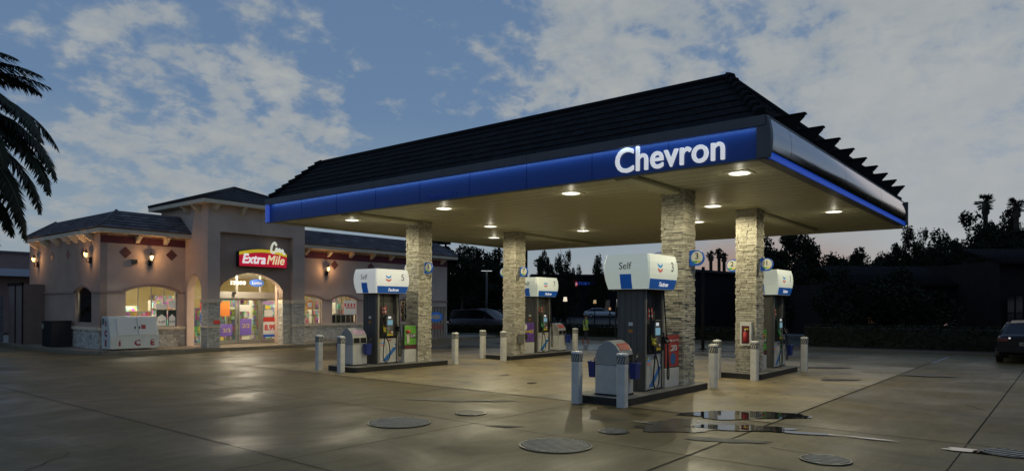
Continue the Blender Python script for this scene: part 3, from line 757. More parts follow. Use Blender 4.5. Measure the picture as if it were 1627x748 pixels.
    for x_, z_, w_, h_, m_ in ((-.30, .66, .05, .07, M_yel), (.22, .50, .10, .06, M_white), (.05, .68, .12, .035, M_redp)):
        q = MB(); q.box(x_ - w_ / 2, x_ + w_ / 2, -D - .004, -D + .012, z_ - h_ / 2, z_ + h_ / 2, m_); q.build('sticker', None, root)
    for z_, m_ in ((1.32, M_white), (1.18, mat('sticker_orange', (.45, .18, .03), .5))):
        q = MB(); q.box(-W - .016, -W - .011, -.05, .05, z_, z_ + .07, m_); q.build('sticker', None, root)
    # valance
    def ring(z, sc=0):
        o = val_off(z) + sc; x = VX + o; y = VY + o; r_ = .03
        return [(-x + r_, -y, VB + z), (x - r_, -y, VB + z), (x, -y + r_, VB + z), (x, y - r_, VB + z), (x - r_, y, VB + z), (-x + r_, y, VB + z), (-x, y - r_, VB + z), (-x, -y + r_, VB + z)]
    mw = M_valw2 if white else M_valw
    q = MB(); q.loft([ring(z) for z in [0, .04, .08, .12, .165, .2, .25, .30, .36, .42, .48, .54, .60, .65, .70]], mw, True, False); va = q.build('lit_valance', None, root)
    q = MB(); o = val_off(0); q.box(-VX - o + .02, VX + o - .02, -VY - o + .02, VY + o - .02, VB - .02, VB, M_black); q.build('valance_base', None, va)
    def vp(u, z, e=.006):        # point on the -y face
        return (u, -(VY + val_off(z)) - e, z + VB)
    q = MB(); zb = [.004, .04, .08, .12, .165, .205]
    for z1_, z2_ in zip(zb[:-1], zb[1:]):
        w1 = VX + val_off(z1_) - .035; w2 = VX + val_off(z2_) - .035
        q.face([vp(-w1, z1_), vp(w1, z1_), vp(w2, z2_), vp(-w2, z2_)], M_sblue)
    q.build('blue_strip', None, va)
    q = MB()
    for z1_, z2_ in zip([.004, .08, .165, .25], [.08, .165, .25, .30]):
        q.face([(-(VX + val_off(z1_)) - .005, .14, VB + z1_), (-(VX + val_off(z1_)) - .005, -.12, VB + z1_), (-(VX + val_off(z2_)) - .005, -.12, VB + z2_), (-(VX + val_off(z2_)) - .005, .14, VB + z2_)], M_sblue)
    q.build('blue_block', None, va)
    def put(name, body, size, z0_, x0_, face, m, **k):
        me = text_mesh(body, size, ext=.001, **k); conform(me, z0_, x0_, face, .009)
        me.transform(Matrix.Translation((0, 0, VB))); me.materials.clear(); me.materials.append(m); link(name, me, va)
    put('brand_word', 'Techron', .12, .095, .02, '-y', M_letter, off=.002, shear=.3)
    put('number', num, .27, .46, .36, '-y', M_ink2)
    put('self_word', 'Self', .20, .46, .02, '-x', M_ink if not white else M_ink2)
    chevron_logo('chevron_mark', .20, va, lambda u, v: vp(-.18 + u, .42 + v))
    return root
def island(x0, x1, y0, y1, label):
    root = empty('pump_island', ((x0 + x1) / 2, (y0 + y1) / 2, 0), label, 'pump island', 'raised pump islands')
    hx, hy = (x1 - x0) / 2, (y1 - y0) / 2; r_ = .16; P = []
    for cx, cy, a in ((hx - r_, -hy + r_, -90), (hx - r_, hy - r_, 0), (-hx + r_, hy - r_, 90), (-hx + r_, -hy + r_, 180)):
        for k in range(6): t = R(a + 18 * k); P.append((cx + r_ * math.cos(t), cy + r_ * math.sin(t)))
    q = MB(); q.prism(P, -.003, .15, M_kerb, M_isl); q.build('kerb', None, root, bevel=.012)
def bin_(loc, label, poster, flip=1):
    """litter bin: arched profile along x, openings on -y side"""
    root = empty('litter_bin', loc, label, 'litter bin', 'litter bins on the pump islands')
    hy = .28; hx = .25
    prof = [(-hy, .03), (hy, .03), (hy, .74), (hy - .03, .86), (hy - .11, .97), (hy - .22, 1.04), (0, 1.055), (-hy + .22, 1.04), (-hy + .10, .965), (-hy + .03, .86), (-hy, .74)]
    q = MB(); q.prism_x([(y, z) for y, z in prof if z < .62] + [(hy, .58), (-hy, .58)], -hx, hx, M_cab); q.build('body', None, root, bevel=.008)
    q = MB(); q.prism_x([(y, z) for y, z in prof if z > .62][0:] + [(-hy, .585), (hy, .585)], -hx, hx, M_greylt); hood = q.build('hood', None, root, bevel=.008)
    q = MB(); q.prism_x([(-hy - .006, .03), (hy + .006, .03), (hy + .006, .0), (-hy - .006, .0)][::-1], -hx - .006, hx + .006, M_black); q.build('plinth', None, root)
    m = mat('bin_poster_' + poster, {'red': (.42, .08, .05), 'lilac': (.45, .30, .42)}[poster], .5, vary=.25, vscale=9)
    q = MB(); P = [(-hy - .004 + .036, .875), (-hy + .10 - .004, .972), (-hy + .135, .998)]
    for (ya, za), (yb, zb) in zip(P[:-1], P[1:]): q.face([(-hx + .06, ya - .004, za), (hx - .05, ya - .004, za), (hx - .05, yb - .004, zb + .002), (-hx + .06, yb - .004, zb + .002)], m)
    po = q.build('poster', None, hood)
    q = MB(); q.face([(-hx + .07, -hy + .048, .905), (hx - .1, -hy + .048, .905), (hx - .1, -hy + .072, .935), (-hx + .07, -hy + .072, .935)], M_white); q.build('poster_line', None, po)
    q = MB()
    for x0, x1 in ((-hx + .03, -.02), (.02, hx - .03)) : q.box(x0, x1, -hy - .006, -hy + .01, .635, .78, M_rubber)
    q.build('opening', None, hood)
    return root
def bucket(loc, label):
    root = empty('squeegee_bucket', loc, label, 'bucket', 'blue squeegee buckets on the bins')
    q = MB(); r0 = [(-.085, -.06), (.085, -.06), (.085, .06), (-.085, .06)]; r1 = [(-.105, -.075), (.105, -.075), (.105, .075), (-.105, .075)]
    q.loft([[(x, y, 0) for x, y in r0], [(x, y, .30) for x, y in r1]], M_bluebk); q.box(-.115, .115, -.085, .085, .29, .315, M_bluebk); q.build('pail', None, root, bevel=.01)
    q = MB(); q.tube([(-.03, 0, .28), (.16, .02, .47)], .011, M_black, 6); q.cbox((-.03, 0, .31), (.03, .12, .03), M_black); q.build('squeegee', None, root)
def board(x0, x1, y, label, kind):
    root = empty('poster_board', ((x0 + x1) / 2, y, .15), label, 'poster board', 'poster boards beside the pumps')
    hw = (x1 - x0) / 2
    q = MB(); q.box(-hw, hw, -.06, .10, 0, .40, M_cab); q.build('base_box', None, root, bevel=.008)
    mf = mat('maroon_strip', (.10, .02, .025), .5)
    q = MB(); q.box(-hw, hw, -.045, .04, .40, 1.12, M_grey); q.build('frame', None, root, bevel=.006)
    if kind == 'green':
        q = MB(); q.box(-hw + .01, hw - .01, -.062, -.047, .40, .52, mf); q.build('caption_strip', None, root)
        poster_art(kind, root, -hw + .015, hw - .015, -.047, .53, 1.10)
    else: poster_art(kind, root, -hw + .015, hw - .015, -.047, .43, 1.10)

island(11.2, 15.02, 6.38, 7.62, 'pump island nearest the camera with black kerb, under the pump marked 3')
island(17.6, 20.85, 6.15, 7.35, 'black kerbed pump island at the right, behind the nearest one, under the pump marked 1')
island(11.9, 15.62, 15.2, 16.5, 'black kerbed pump island at the left under the pump marked 5')
island(18.2, 22.25, 14.85, 16.05, 'farthest black kerbed pump island, under the pump marked 7')
pump((12.80, 6.94, .15), '3', 'nearest grey fuel pump with lit white top reading Self and 3')
pump((20.0, 6.78, .15), '1', 'grey fuel pump with lit top marked 1 half hidden by the right stone column', green_hose=True)
pump((13.42, 15.9, .15), '5', 'grey fuel pump with bright white top marked 5 at left in front of the store', white=True)
pump((20.5, 15.45, .15), '7', 'farthest grey fuel pump with lit top marked 7 and green hose', green_hose=True)
bin_((11.66, 6.90, .15), 'grey and white litter bin with red poster at the near end of the nearest island', 'red')
bin_((12.45, 15.95, .15), 'grey and white litter bin with lilac poster at the left end of the left island', 'lilac')
bin_((21.75, 15.45, .15), 'grey and white litter bin with red poster beyond the pump marked 7', 'red')
bin_((20.62, 6.83, .15), 'litter bin almost hidden behind the pump marked 1', 'lilac')
bucket((11.75, 6.50, .47), 'blue squeegee bucket on the front side of the nearest litter bin')
bucket((11.55, 7.30, .47), 'blue squeegee bucket on the far side of the nearest litter bin')
bucket((12.62, 15.55, .45), 'blue squeegee bucket on the front of the bin at the left island')
bucket((12.3, 16.36, .45), 'blue squeegee bucket on the far side of the bin at the left island')
bucket((21.95, 15.05, .45), 'blue squeegee bucket on the bin beyond the pump marked 7')
bucket((20.86, 6.42, .45), 'blue squeegee bucket hanging past the pump marked 1')
board(13.30, 13.97, 6.70, 'red poster board with white wording beside the nearest pump', 'red')
board(18.60, 19.3, 6.62, 'green cup poster board beside the right stone column', 'green')
board(13.92, 14.40, 15.50, 'green cup poster board with price at the left island', 'green')
board(19.2, 20.0, 15.25, 'purple poster board with yellow lettering at the farthest island', 'purple')

# number flags on the columns
def flag(x, y, z, side, num, label):
    root = empty('number_flag', (x, y, z), label, 'number sign', 'round number flags on the stone columns')
    q = MB(); s = side; n = 18
    pts = [(0, -.17), (s * .16, -.17)] + [(s * (.16 + .17 * math.sin(math.pi * k / n)), -.17 * math.cos(math.pi * k / n)) for k in range(1, n)] + [(s * .16, .17), (0, .17)]
    for xx in (0, .05): q.face([(xx, y_, z_) for y_, z_ in (pts if (s > 0) == (xx > 0) else pts[::-1])], M_sblue)
    for i in range(len(pts)):
        a, b = pts[i], pts[(i + 1) % len(pts)]; q.face([(0, *a), (.05, *a), (.05, *b), (0, *b)], M_sblue)
    q.build('panel', None, root)
    q = MB(); q.disc((-.004, s * .17, .01), .135, mat('flag_white', (.5, .5, .42), .5, emit=.07, ecol=(.9, .9, .75)), 28); d = q.build('disc', None, root)
    q = MB(); q.face([(-.006, s * .17 + .11, -.065), (-.006, s * .17 - .11, -.065), (-.006, s * .17 - .08, -.105), (-.006, s * .17 + .08, -.105)], mat('flag_green', (.05, .35, .06), .5)); q.face([(-.007, s * .17 - .01, -.065), (-.007, s * .17 - .11, -.065), (-.007, s * .17 - .08, -.105), (-.007, s * .17 - .01, -.105)], M_yel); q.build('stripe', None, root)
    text('number', num, .19, (-.008, s * .17, .035), '-x', M_ink, root, ext=.001, off=.002)
flag(14.24, 6.53, 2.93, -1, '3', 'round white sign numbered 3 on the right of the nearest stone column')
flag(14.24, 7.12, 2.93, 1, '4', 'round white sign numbered 4 showing above the nearest pump')
flag(18.22, 6.37, 2.98, -1, '1', 'round white sign numbered 1 on the right of the right stone column')
flag(18.22, 6.96, 2.98, 1, '2', 'round blue edged sign numbered 2 on the left of the right stone column')
flag(14.64, 15.35, 3.0, -1, '5', 'round white sign numbered 5 on the right of the left stone column')
flag(14.64, 15.94, 3.0, 1, '6', 'round white sign numbered 6 on the left of the left stone column')
flag(18.82, 14.94, 3.05, -1, '7', 'round white sign numbered 7 on the right of the farthest stone column')
flag(18.82, 15.53, 3.05, 1, '8', 'round white sign numbered 8 on the left of the farthest stone column')

# extinguisher cabinet and grey junction box
r_ = empty('extinguisher_cabinet', (17.96, 6.62, .85), 'white framed red fire extinguisher cabinet on the right stone column', 'extinguisher cabinet')
q = MB(); q.box(-.10, 0.02, -.15, .15, 0, .62, M_white); q.build('case', None, r_, bevel=.01)
q = MB(); q.box(-.108, -.098, -.10, .10, .06, .52, mat('cabinet_dark_red', (.10, .018, .018), .3)); q.build('window', None, r_)
q = MB(); q.cyl((-.12, 0), .05, .10, .36, M_red, 12); q.cyl((-.12, 0), .02, .36, .42, M_alu, 8); q.cbox((-.12, -.03, .44), (.03, .10, .03), M_yel); q.build('extinguisher', None, r_)
r_ = empty('junction_box', (18.70, 14.93, .55), 'small grey metal junction box on the farthest stone column', 'junction box')
q = MB(); q.box(.0, .26, -.09, .0, 0, .34, mat('box_grey', (.12, .12, .11), .5)); q.build('case', None, r_, bevel=.01)
q = MB(); q.tube([(.13, -.045, -.38), (.13, -.045, .0)], .014, M_greylt, 8); q.build('conduit', None, r_)

# bollards
def bollard_parts():
    h = .085; q = MB(); c = .022
    sq = lambda s, z: [(-s + c, -s, z), (s - c, -s, z), (s, -s + c, z), (s, s - c, z), (s - c, s, z), (-s + c, s, z), (-s, s - c, z), (-s, -s + c, z)]
    q.loft([sq(h, 0), sq(h, .80)], M_bollw); post = q.mesh('post')
    q = MB(); q.loft([sq(h + .003, .80), sq(h + .003, .95)], M_bollg); band = q.mesh('band')
    q = MB()
    for f in range(4):
        rot = Matrix.Rotation(math.pi / 2 * f, 3, 'Z')
        for k in range(3):
            x0 = -.075 + k * .055
            P = [(x0, -h - .005, .815), (x0 + .014, -h - .005, .815), (x0 + .059, -h - .005, .935), (x0 + .045, -h - .005, .935)]
            if x0 + .059 > .09: continue
            q.face([rot @ Vector(p) for p in P], M_bollw)
        P = [(.035, -h - .005, .815), (.049, -h - .005, .815), (.078, -h - .005, .892), (.078, -h - .005, .93)]
        q.face([rot @ Vector(p) for p in P], M_bollw)
    stripes = q.mesh('stripes')
    q = MB(); q.loft([sq(h + .006, .95), sq(h + .006, .985), sq(h - .02, 1.0), sq(h - .06, 1.006)], M_white); cap = q.mesh('cap')
    return post, band, stripes, cap
BP = bollard_parts()
bl = [(11.82, 16.72, 'leftmost white bollard, behind another at the left end of the left island'), (11.78, 15.65, 'white bollard in front of the lilac postered litter bin at the left island'),
      (11.06, 7.37, 'white bollard left of the nearest litter bin'), (11.16, 6.43, 'white bollard nearest the camera, in front of the nearest litter bin'),
      (15.95, 15.3, 'white bollard to the right of the left stone column'), (18.25, 16.15, 'white bollard left of the farthest stone column'),
      (17.95, 14.95, 'white bollard standing in front of the farthest stone column'), (22.6, 15.15, 'white bollard beyond the right end of the farthest island'),
      (15.3, 6.42, 'white bollard right of the nearest stone column, the closer of that pair'), (17.4, 7.2, 'white bollard behind its twin, left of the right stone column'),
      (17.5, 6.25, 'white bollard standing in front of the right stone column'), (20.9, 6.02, 'white bollard at the far right end of the right island')]
for x, y, lab in bl:
    o = empty('bollard', (x, y, 0), lab, 'bollard', 'white bollards guarding the pump islands')
    p_ = link('post', BP[0], o); b_ = link('band', BP[1], o); link('stripes', BP[2], b_); link('cap', BP[3], o)

# ------------------------------------------------------------------ convenience store
W0 = 28.6; GX0, GX1 = 10.4, 29.1; BACK = 36.6; PX0, PX1, PY = 13.63, 18.09, 26.70; Z0 = .13
q = MB(); P = [(9.3, 45), (9.3, 31), (9.55, 28.6), (10.0, 27.3), (10.9, 26.7), (13.3, 26.25), (30.4, 25.9), (30.4, 45)]
q.prism(P, -.02, Z0, mat('kerb_concrete', (.20, .17, .115), .7, vary=.2, vscale=4), mat('sidewalk', (.20, .17, .12), .6, vary=.2, vscale=2)); struct(q.build('sidewalk', None))
def build_store():
    root = empty('convenience_store', (0, 0, 0), 'mauve stucco convenience store with stone base, slate tile roof and arched entrance portico', 'store')
    fp = lambda me, y, name, parent=root: link(name, me, parent, (0, y, 0))
    def put_plate(name, outer, holes, th, m, face, off):
        me = plate(outer, holes, th, m, face)
        return link(name, me, root, (0, off, 0) if face == '-y' else (off, 0, 0))
    flip = lambda P: [(-u, z) for u, z in P]      # '-x' faces run towards -Y
    # front walls
    wL = put_plate('wall', [(GX0 + .25, Z0), (13.9, Z0), (13.9, 4.6), (GX0 + .25, 4.6)], [arch(11.32, 13.32, .94, 2.34, .22)], .25, M_stucco, '-y', W0)
    wins = [(18.45, 20.36), (20.98, 22.5), (23.1, 24.9), (25.5, 27.3)]
    wR = put_plate('wall', [(18.05, Z0), (GX1, Z0), (GX1, 4.6), (18.05, 4.6)], [arch(a, b, .94, 2.10, .20) for a, b in wins], .25, M_stucco, '-y', W0)
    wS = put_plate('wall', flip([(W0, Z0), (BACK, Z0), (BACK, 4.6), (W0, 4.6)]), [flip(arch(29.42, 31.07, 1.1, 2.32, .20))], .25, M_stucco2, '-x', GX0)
    q = MB(); q.box(GX1 - .25, GX1, W0 + .25, BACK, Z0, 4.6, M_stucco); q.box(GX0 + .25, GX1 - .25, BACK - .25, BACK, Z0, 4.6, M_stucco)
    q.build('wall', None, root)
    # bands, sills, wainscot
    def band(name, x0, x1, z0, z1, d, m, par=root):
        q = MB(); q.box(x0, x1, W0 - d, W0 + .002, z0, z1, m); return q.build(name, None, par)
    def sband(name, y0, y1, z0, z1, d, m, par=root):
        q = MB(); q.box(GX0 - d, GX0 + .002, y0, y1, z0, z1, m); return q.build(name, None, par)
    band('burgundy_band', GX0 + .001, 13.62, 4.20, 4.48, .02, M_burg); band('burgundy_band', 18.1, GX1, 4.12, 4.45, .02, M_burg)
    for x0, x1 in ((GX0 - .055, 13.63), (18.09, GX1 + .04)): band('sill_ledge', x0, x1, .84, .95, .11, M_trim)
    sband('sill_ledge', W0 + .0, BACK, .845, .955, .11, M_trim)
    # horizontal ledge at the window springing
    for x0, x1 in [(GX0 - .03, 11.25), (13.4, 13.63), (20.45, 20.9), (22.6, 23.0), (25.0, 25.4), (27.4, GX1)]: band('ledge', x0, x1, 2.28 if x0 < 14 else 2.06, 2.37 if x0 < 14 else 2.15, .05, M_ledge)
    for y0, y1 in [(W0, 29.3), (31.2, BACK)]: sband('ledge', y0, y1, 2.28, 2.37, .05, M_ledge)
    def arch_trim(u0, u1, zs, rise, face, off):
        lo, hi = arc_band(u0 - .08, u1 + .08, zs - .02, rise + .03, .10)
        P = lo + hi[::-1]
        if face == '-x': P = flip(P)[::-1]
        me = plate(P, [], .055, M_ledge, face); o = link('arch_trim', me, root, (0, off - .055, 0) if face == '-y' else (off - .055, 0, 0))
        mid = (u0 + u1) / 2; q = MB()
        if face == '-y': q.box(mid - .12, mid + .12, off - .09, off - .058, zs + rise - .02, zs + rise + .22, M_ledge)
        else: q.box(off - .09, off - .058, mid - .12, mid + .12, zs + rise - .02, zs + rise + .22, M_ledge)
        q.build('keystone', None, o)
    arch_trim(11.32, 13.32, 2.34, .22, '-y', W0)
    for a, b in wins: arch_trim(a, b, 2.10, .20, '-y', W0)
    arch_trim(29.42, 31.07, 2.32, .20, '-x', GX0)
    rnd = random.Random(4)
    q = MB(); stone_run(q, GX0, 13.6, Z0, .84, lambda u, d, z: (u, W0 - .015 - d, z), rnd, .05, .10, .035, M_stone2); q.build('stone_wainscot', None, root)
    q = MB(); stone_run(q, 18.1, GX1, Z0, .84, lambda u, d, z: (u, W0 - .015 - d, z), rnd, .05, .10, .035, M_stone2); q.build('stone_wainscot', None, root)
    q = MB(); stone_run(q, W0, BACK, Z0, .84, lambda u, d, z: (GX0 - .015 - d, u, z), rnd, .05, .10, .035, M_stone2); q.build('stone_wainscot', None, root)
    # windows
    def window(u0, u1, z0, zs, rise, face, off, nm):
        q = MB(); w = .035
        def bar(a, b, c, d, t=.05):
            if face == '-y': q.box(a, b, off + .08, off + .08 + t, c, d, M_alu)
            else: q.box(off + .08, off + .08 + t, a, b, c, d, M_alu)
        bar(u0, u1, z0, z0 + w); bar(u0, u0 + w, z0, zs + .02); bar(u1 - w, u1, z0, zs + .02)
        for k in range(1, nm): x = u0 + (u1 - u0) * k / nm; bar(x - w / 3, x + w / 3, z0, zs + rise * math.sin(math.pi * k / nm) ** .8 - .01)
        if face == '-y' and u0 > 14: bar(u0, u1, 1.36, 1.38)
        lo, hi = arc_band(u0, u1, zs, rise, -.05); Pp = lo + hi[::-1]
        fr = q.build('window', None, root)
        P = arch(u0, u1, z0, zs, rise)
        if face == '-x': P = flip(P)
        me = plate(P, [], .012, M_glass, face); link('pane', me, fr, (0, off + .10, 0) if face == '-y' else (off + .10, 0, 0))
        return fr
    window(11.32, 13.32, .94, 2.34, .22, '-y', W0, 4)
    for a, b in wins: window(a, b, .94, 2.10, .20, '-y', W0, 5 if a > 20.5 else 4)
    window(29.42, 31.07, 1.1, 2.32, .20, '-x', GX0, 1)
    # diamonds
    def diamond(u, z, s, face):
        q = MB(); t = .012
        if face == '-y': y = W0 - t; P = [(u - s, y, z), (u, y, z - s), (u + s, y, z), (u, y, z + s)]; Q = [(a, y + t, c) for a, b, c in P]
        else: x = GX0 - t; P = [(x, u + s, z), (x, u, z - s), (x, u - s, z), (x, u, z + s)]; Q = [(x + t, b, c) for a, b, c in P]
        q.face(P, M_diam)
        for i in range(4): q.face([P[i], Q[i], Q[(i + 1) % 4], P[(i + 1) % 4]], M_diam)
        q.build('diamond_tile', None, root)
    for u in (11.30, 13.07, 18.95, 20.2 + .9, 23.4): diamond(u, 3.86, .23, '-y')
    for u in (30.3, 31.9, 33.7): diamond(u, 3.86, .21, '-x')
    # corbels
    def corbel(u, face, zt=4.55):
        q = MB(); pr_ = [(0, zt), (-.36, zt), (-.36, zt - .06), (-.30, zt - .10), (-.27, zt - .17), (-.18, zt - .20), (-.10, zt - .28), (0, zt - .30)]
        if face == '-y': q.prism_x([(W0 + y, z) for y, z in pr_], u - .07, u + .07, M_trim)
        else:
            n = len(pr_); A = [(GX0 + y, u + .07, z) for y, z in pr_]; Bq = [(GX0 + y, u - .07, z) for y, z in pr_]
            q.face(A, M_trim); q.face(Bq[::-1], M_trim)
            for i in range(n): q.face([A[i], Bq[i], Bq[(i + 1) % n], A[(i + 1) % n]], M_trim)
        q.build('corbel', None, root)
    for u in (11.72, 12.80, 19.4, 20.72, 22.05, 23.4, 24.7, 26.0, 27.3, 28.6): corbel(u, '-y')
    for u in (29.3, 30.05, 30.9, 31.7, 32.9, 34.2, 35.5): corbel(u, '-x')
    # eaves and roof
    ex0, ex1, ey0, ey1 = 10.20, GX1 + .4, 28.10, BACK - .02; d = .95
    q = MB(); q.box(ex0, ex1, ey0, ey1, 4.56, 4.72, M_trim); q.build('eaves_board', None, root)
    c = [(ex0 - .03, ey0 - .03), (ex1, ey0 - .03), (ex1, ey1), (ex0 - .03, ey1)]; ci = [(ex0 + d, ey0 + d), (ex1 - d, ey0 + d), (ex1 - d, ey1 - d), (ex0 + d, ey1 - d)]
    q = MB(); r3 = random.Random(9)
    for i in range(4):
        j = (i + 1) % 4; Ln = (Vector(c[j]) - Vector(c[i])).length
        q.face([(*c[i], 4.72), (*c[j], 4.72), (*ci[j], 5.48), (*ci[i], 5.48)], M_tile)
        tile_slope(q, (*c[i], 4.73), (*c[j], 4.73), (*ci[i], 5.48), (*ci[j], 5.48), 6, int(Ln / .36), M_tile, .05, r3)
        q.tube([(*c[i], 4.79), (*ci[i], 5.52)], .055, M_tile, 6); q.tube([(*ci[i], 5.48), (*ci[j], 5.48)], .035, M_tile, 6)
    q.face([(*p, 5.46) for p in ci], M_tiledk)
    q.build('slate_roof', None, root)
    # ---------------- portico
    mp = M_stucco
    H1 = 5.88; ZR = 4.80
    for x0, x1, sd in ((PX0, 14.14, 21), (17.5, PX1, 22)):
        q = MB(); stone_pier(q, x0, x1, PY, PY + .5, Z0, 1.92, sd, m=M_stone2); o = q.build('stone_pillar', None, root)
        q = MB(); q.box(x0 - .05, x1 + .05, PY - .05, PY + .55, 1.92, 2.02, M_trim); q.box(x0 - .02, x1 + .02, PY - .02, PY + .52, 2.02, 2.07, M_trim); q.build('ledge', None, o); q = MB(); q.box(x0 - .045, x1 + .045, PY - .045, PY + .545, .92, .99, M_trim); q.build('ledge', None, o, bevel=.008)
        q = MB(); q.box(x0, x1, PY, PY + .5, 2.07, H1, mp); q.build('pillar_shaft', None, root)
    q = MB(); q.box(14.14, 17.5, PY, PY + .5, ZR, H1, mp); q.build('portico_header', None, root)
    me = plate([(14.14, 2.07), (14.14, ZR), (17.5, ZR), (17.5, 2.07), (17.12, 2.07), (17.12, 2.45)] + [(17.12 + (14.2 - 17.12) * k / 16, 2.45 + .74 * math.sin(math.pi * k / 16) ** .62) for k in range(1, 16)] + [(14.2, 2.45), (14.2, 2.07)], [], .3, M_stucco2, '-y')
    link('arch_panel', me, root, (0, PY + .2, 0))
    q = MB(); stone_pier(q, 17.12, 17.5, PY + .2, PY + .5, Z0, 1.92, 31, 'sw', M_stone2); q.box(17.08, 17.5, PY + .16, PY + .5, 1.92, 2.07, M_trim); q.build('stone_pillar', None, root)
    for x, sgn in ((PX0, 1), (PX1 - .3, 1)):
        u0, u1 = PY + .5, W0
        me = plate(flip([(u0, Z0), (u1, Z0), (u1, H1), (u0, H1)]), [flip(arch(u0 + .02, u1 - .18, Z0 + .01, 2.5, .62))], .3, mp, '-x'); link('portico_side', me, root, (x, 0, 0))
    q = MB(); q.box(PX0, PX1, W0 + .0, 30.8, 4.75, H1, mp); q.build('portico_back', None, root)
    q = MB(); q.box(PX0 + .3, PX1 - .3, PY + .5, W0 + .3, 3.55, 3.62, M_trim); q.build('portico_ceiling', None, root)
    ex = (PX0 - .38, PX1 + .38, PY - .42, 31.2)
    q = MB(); q.box(*ex, H1 - .02, H1 + .13, M_trim); q.build('eaves_board', None, root)
    for u in (PX0 + .25, 15.05, 16.7, PX1 - .3):
        q = MB(); q.prism_x([(PY, 5.85), (PY - .34, 5.85), (PY - .34, 5.80), (PY - .24, 5.74), (PY - .20, 5.66), (PY - .08, 5.60), (PY, 5.56)], u - .08, u + .08, M_trim); q.build('corbel', None, root)
    for u in (27.4, 28.3):
        q = MB(); pr_ = [(0, 5.85), (-.32, 5.85), (-.32, 5.80), (-.22, 5.74), (-.18, 5.66), (-.06, 5.60), (0, 5.56)]; A = [(PX0 + y, u + .08, z) for y, z in pr_]; Bq = [(PX0 + y, u - .08, z) for y, z in pr_]; n = len(pr_)
        q.face(A, M_trim); q.face(Bq[::-1], M_trim)
        for i in range(n): q.face([A[i], Bq[i], Bq[(i + 1) % n], A[(i + 1) % n]], M_trim)
        q.build('corbel', None, root)
    q = MB(); cx, cy = (ex[0] + ex[1]) / 2, (ex[2] + ex[3]) / 2; zt = 6.98
    c = [(ex[0], ex[2]), (ex[1], ex[2]), (ex[1], ex[3]), (ex[0], ex[3])]
    for i in range(4):
        j = (i + 1) % 4; a_ = (cx + (.02 if c[i][0] > cx else -.02), cy); b_ = (cx + (.02 if c[j][0] > cx else -.02), cy)
        q.face([(*c[i], H1 + .13), (*c[j], H1 + .13), (cx, cy, zt)], M_tiledk)
        tile_slope(q, (*c[i], H1 + .14), (*c[j], H1 + .14), (*a_, zt), (*b_, zt), 8, 13, M_tiledk, .04, r3)
        q.tube([(*c[i], H1 + .19), (cx, cy, zt + .03)], .06, M_tiledk, 6)
    q.build('pyramid_roof', None, root)
    q = MB(); q.box(15.93, 15.945, PY - .003, PY, ZR, H1 - .02, M_ledge); q.box(15.93, 15.945, PY + .197, PY + .2, 3.3, ZR, M_ledge); q.build('control_joint', None, root)
    # ---------------- glazed shopfront
    ys = W0 + .12; q = MB(); al = M_alu
    def fr(x0, x1, z0, z1, dy=0): q.box(x0, x1, ys - .04 + dy, ys + .06 + dy, z0, z1, al)
    fr(13.9, 18.05, Z0, Z0 + .10); fr(13.9, 18.05, 3.34, 3.42); fr(13.9, 18.05, 2.16, 2.20)
    q.box(15.05, 18.05, ys - .16, ys - .041, 2.14, 2.42, al)
    for x in (13.9, 14.85, 15.02, 15.95, 17.1, 18.0): fr(x, x + .055, Z0 + .1, 3.34)
    q.box(13.9, 18.05, ys - .02, ys + .1, 3.42, 3.6, M_trim)
    sf = q.build('shopfront_frame', None, root)
    q = MB(); q.box(13.92, 18.04, ys + .005, ys + .015, Z0 + .1, 3.34, M_glass); q.build('pane', None, sf)
    q = MB()
    for x0, x1 in ((15.13, 15.93), (16.03, 17.05), (17.17, 17.97)):
        for a, b, c_, d_ in ((x0, x1, Z0 + .02, Z0 + .17), (x0, x1, 2.05, 2.13), (x0, x0 + .05, Z0 + .17, 2.05), (x1 - .05, x1, Z0 + .17, 2.05)): q.box(a, b, ys - .09, ys - .045, c_, d_, al)
    q.build('sliding_doors', None, root)
    q = MB(); q.cbox((15.75, ys - .22, 2.36), (.12, .12, .10), M_black); q.build('door_sensor', None, root)
    text('street_number', '17499', .22, (16.02, ys - .07, 2.80), '-y', M_letter, root, fit=.70, bold=.004)
    # posters on the shopfront
    yp = ys - .052
    def post(name, x0, x1, z0, z1, m, y=None):
        q = MB(); q.box(x0, x1, (y or yp) - .012, (y or yp), z0, z1, m); return q.build(name, None, root)
    def lit(n, c, e=.35): return mat(n, c, .6, emit=e, ecol=c)
    red, wht, pur, org, blu, yel, grn = [lit('shop_' + n, c, .22) for n, c in (('red', (.5, .04, .03)), ('white', (.55, .54, .48)), ('purple', (.16, .10, .36)), ('orange', (.6, .18, .03)), ('blue', (.03, .10, .38)), ('yellow', (.6, .48, .07)), ('green', (.10, .28, .07)))]
    p = post('price_poster', 17.24, 17.93, .38, 1.28, wht); 
    q = MB(); q.box(17.24, 17.93, yp - .016, yp - .011, 1.08, 1.28, red); q.build('poster_band', None, p); q = MB(); q.box(17.24, 17.93, yp - .016, yp - .011, .38, .50, blu); q.build('poster_band', None, p)
    text('price', '8.99', .36, (17.58, yp - .02, .80), '-y', red, p, fit=.56, bold=.012)
    p = post('purple_poster', 16.12, 16.66, .50, 1.22, pur); text('price', '2/2', .26, (16.39, yp - .02, .9), '-y', yel, p, fit=.36)
    p = post('purple_poster', 15.2, 15.75, .48, 1.0, pur); text('price', '2/3', .24, (15.48, yp - .02, .72), '-y', yel, p, fit=.34)
    post('orange_poster', 15.2, 15.62, 1.35, 2.0, org); post('white_notice', 17.3, 17.72, 1.32, 1.62, wht); post('white_notice', 16.1, 16.55, 1.55, 1.85, wht); post('yellow_notice', 17.35, 17.6, 1.66, 1.82, yel)
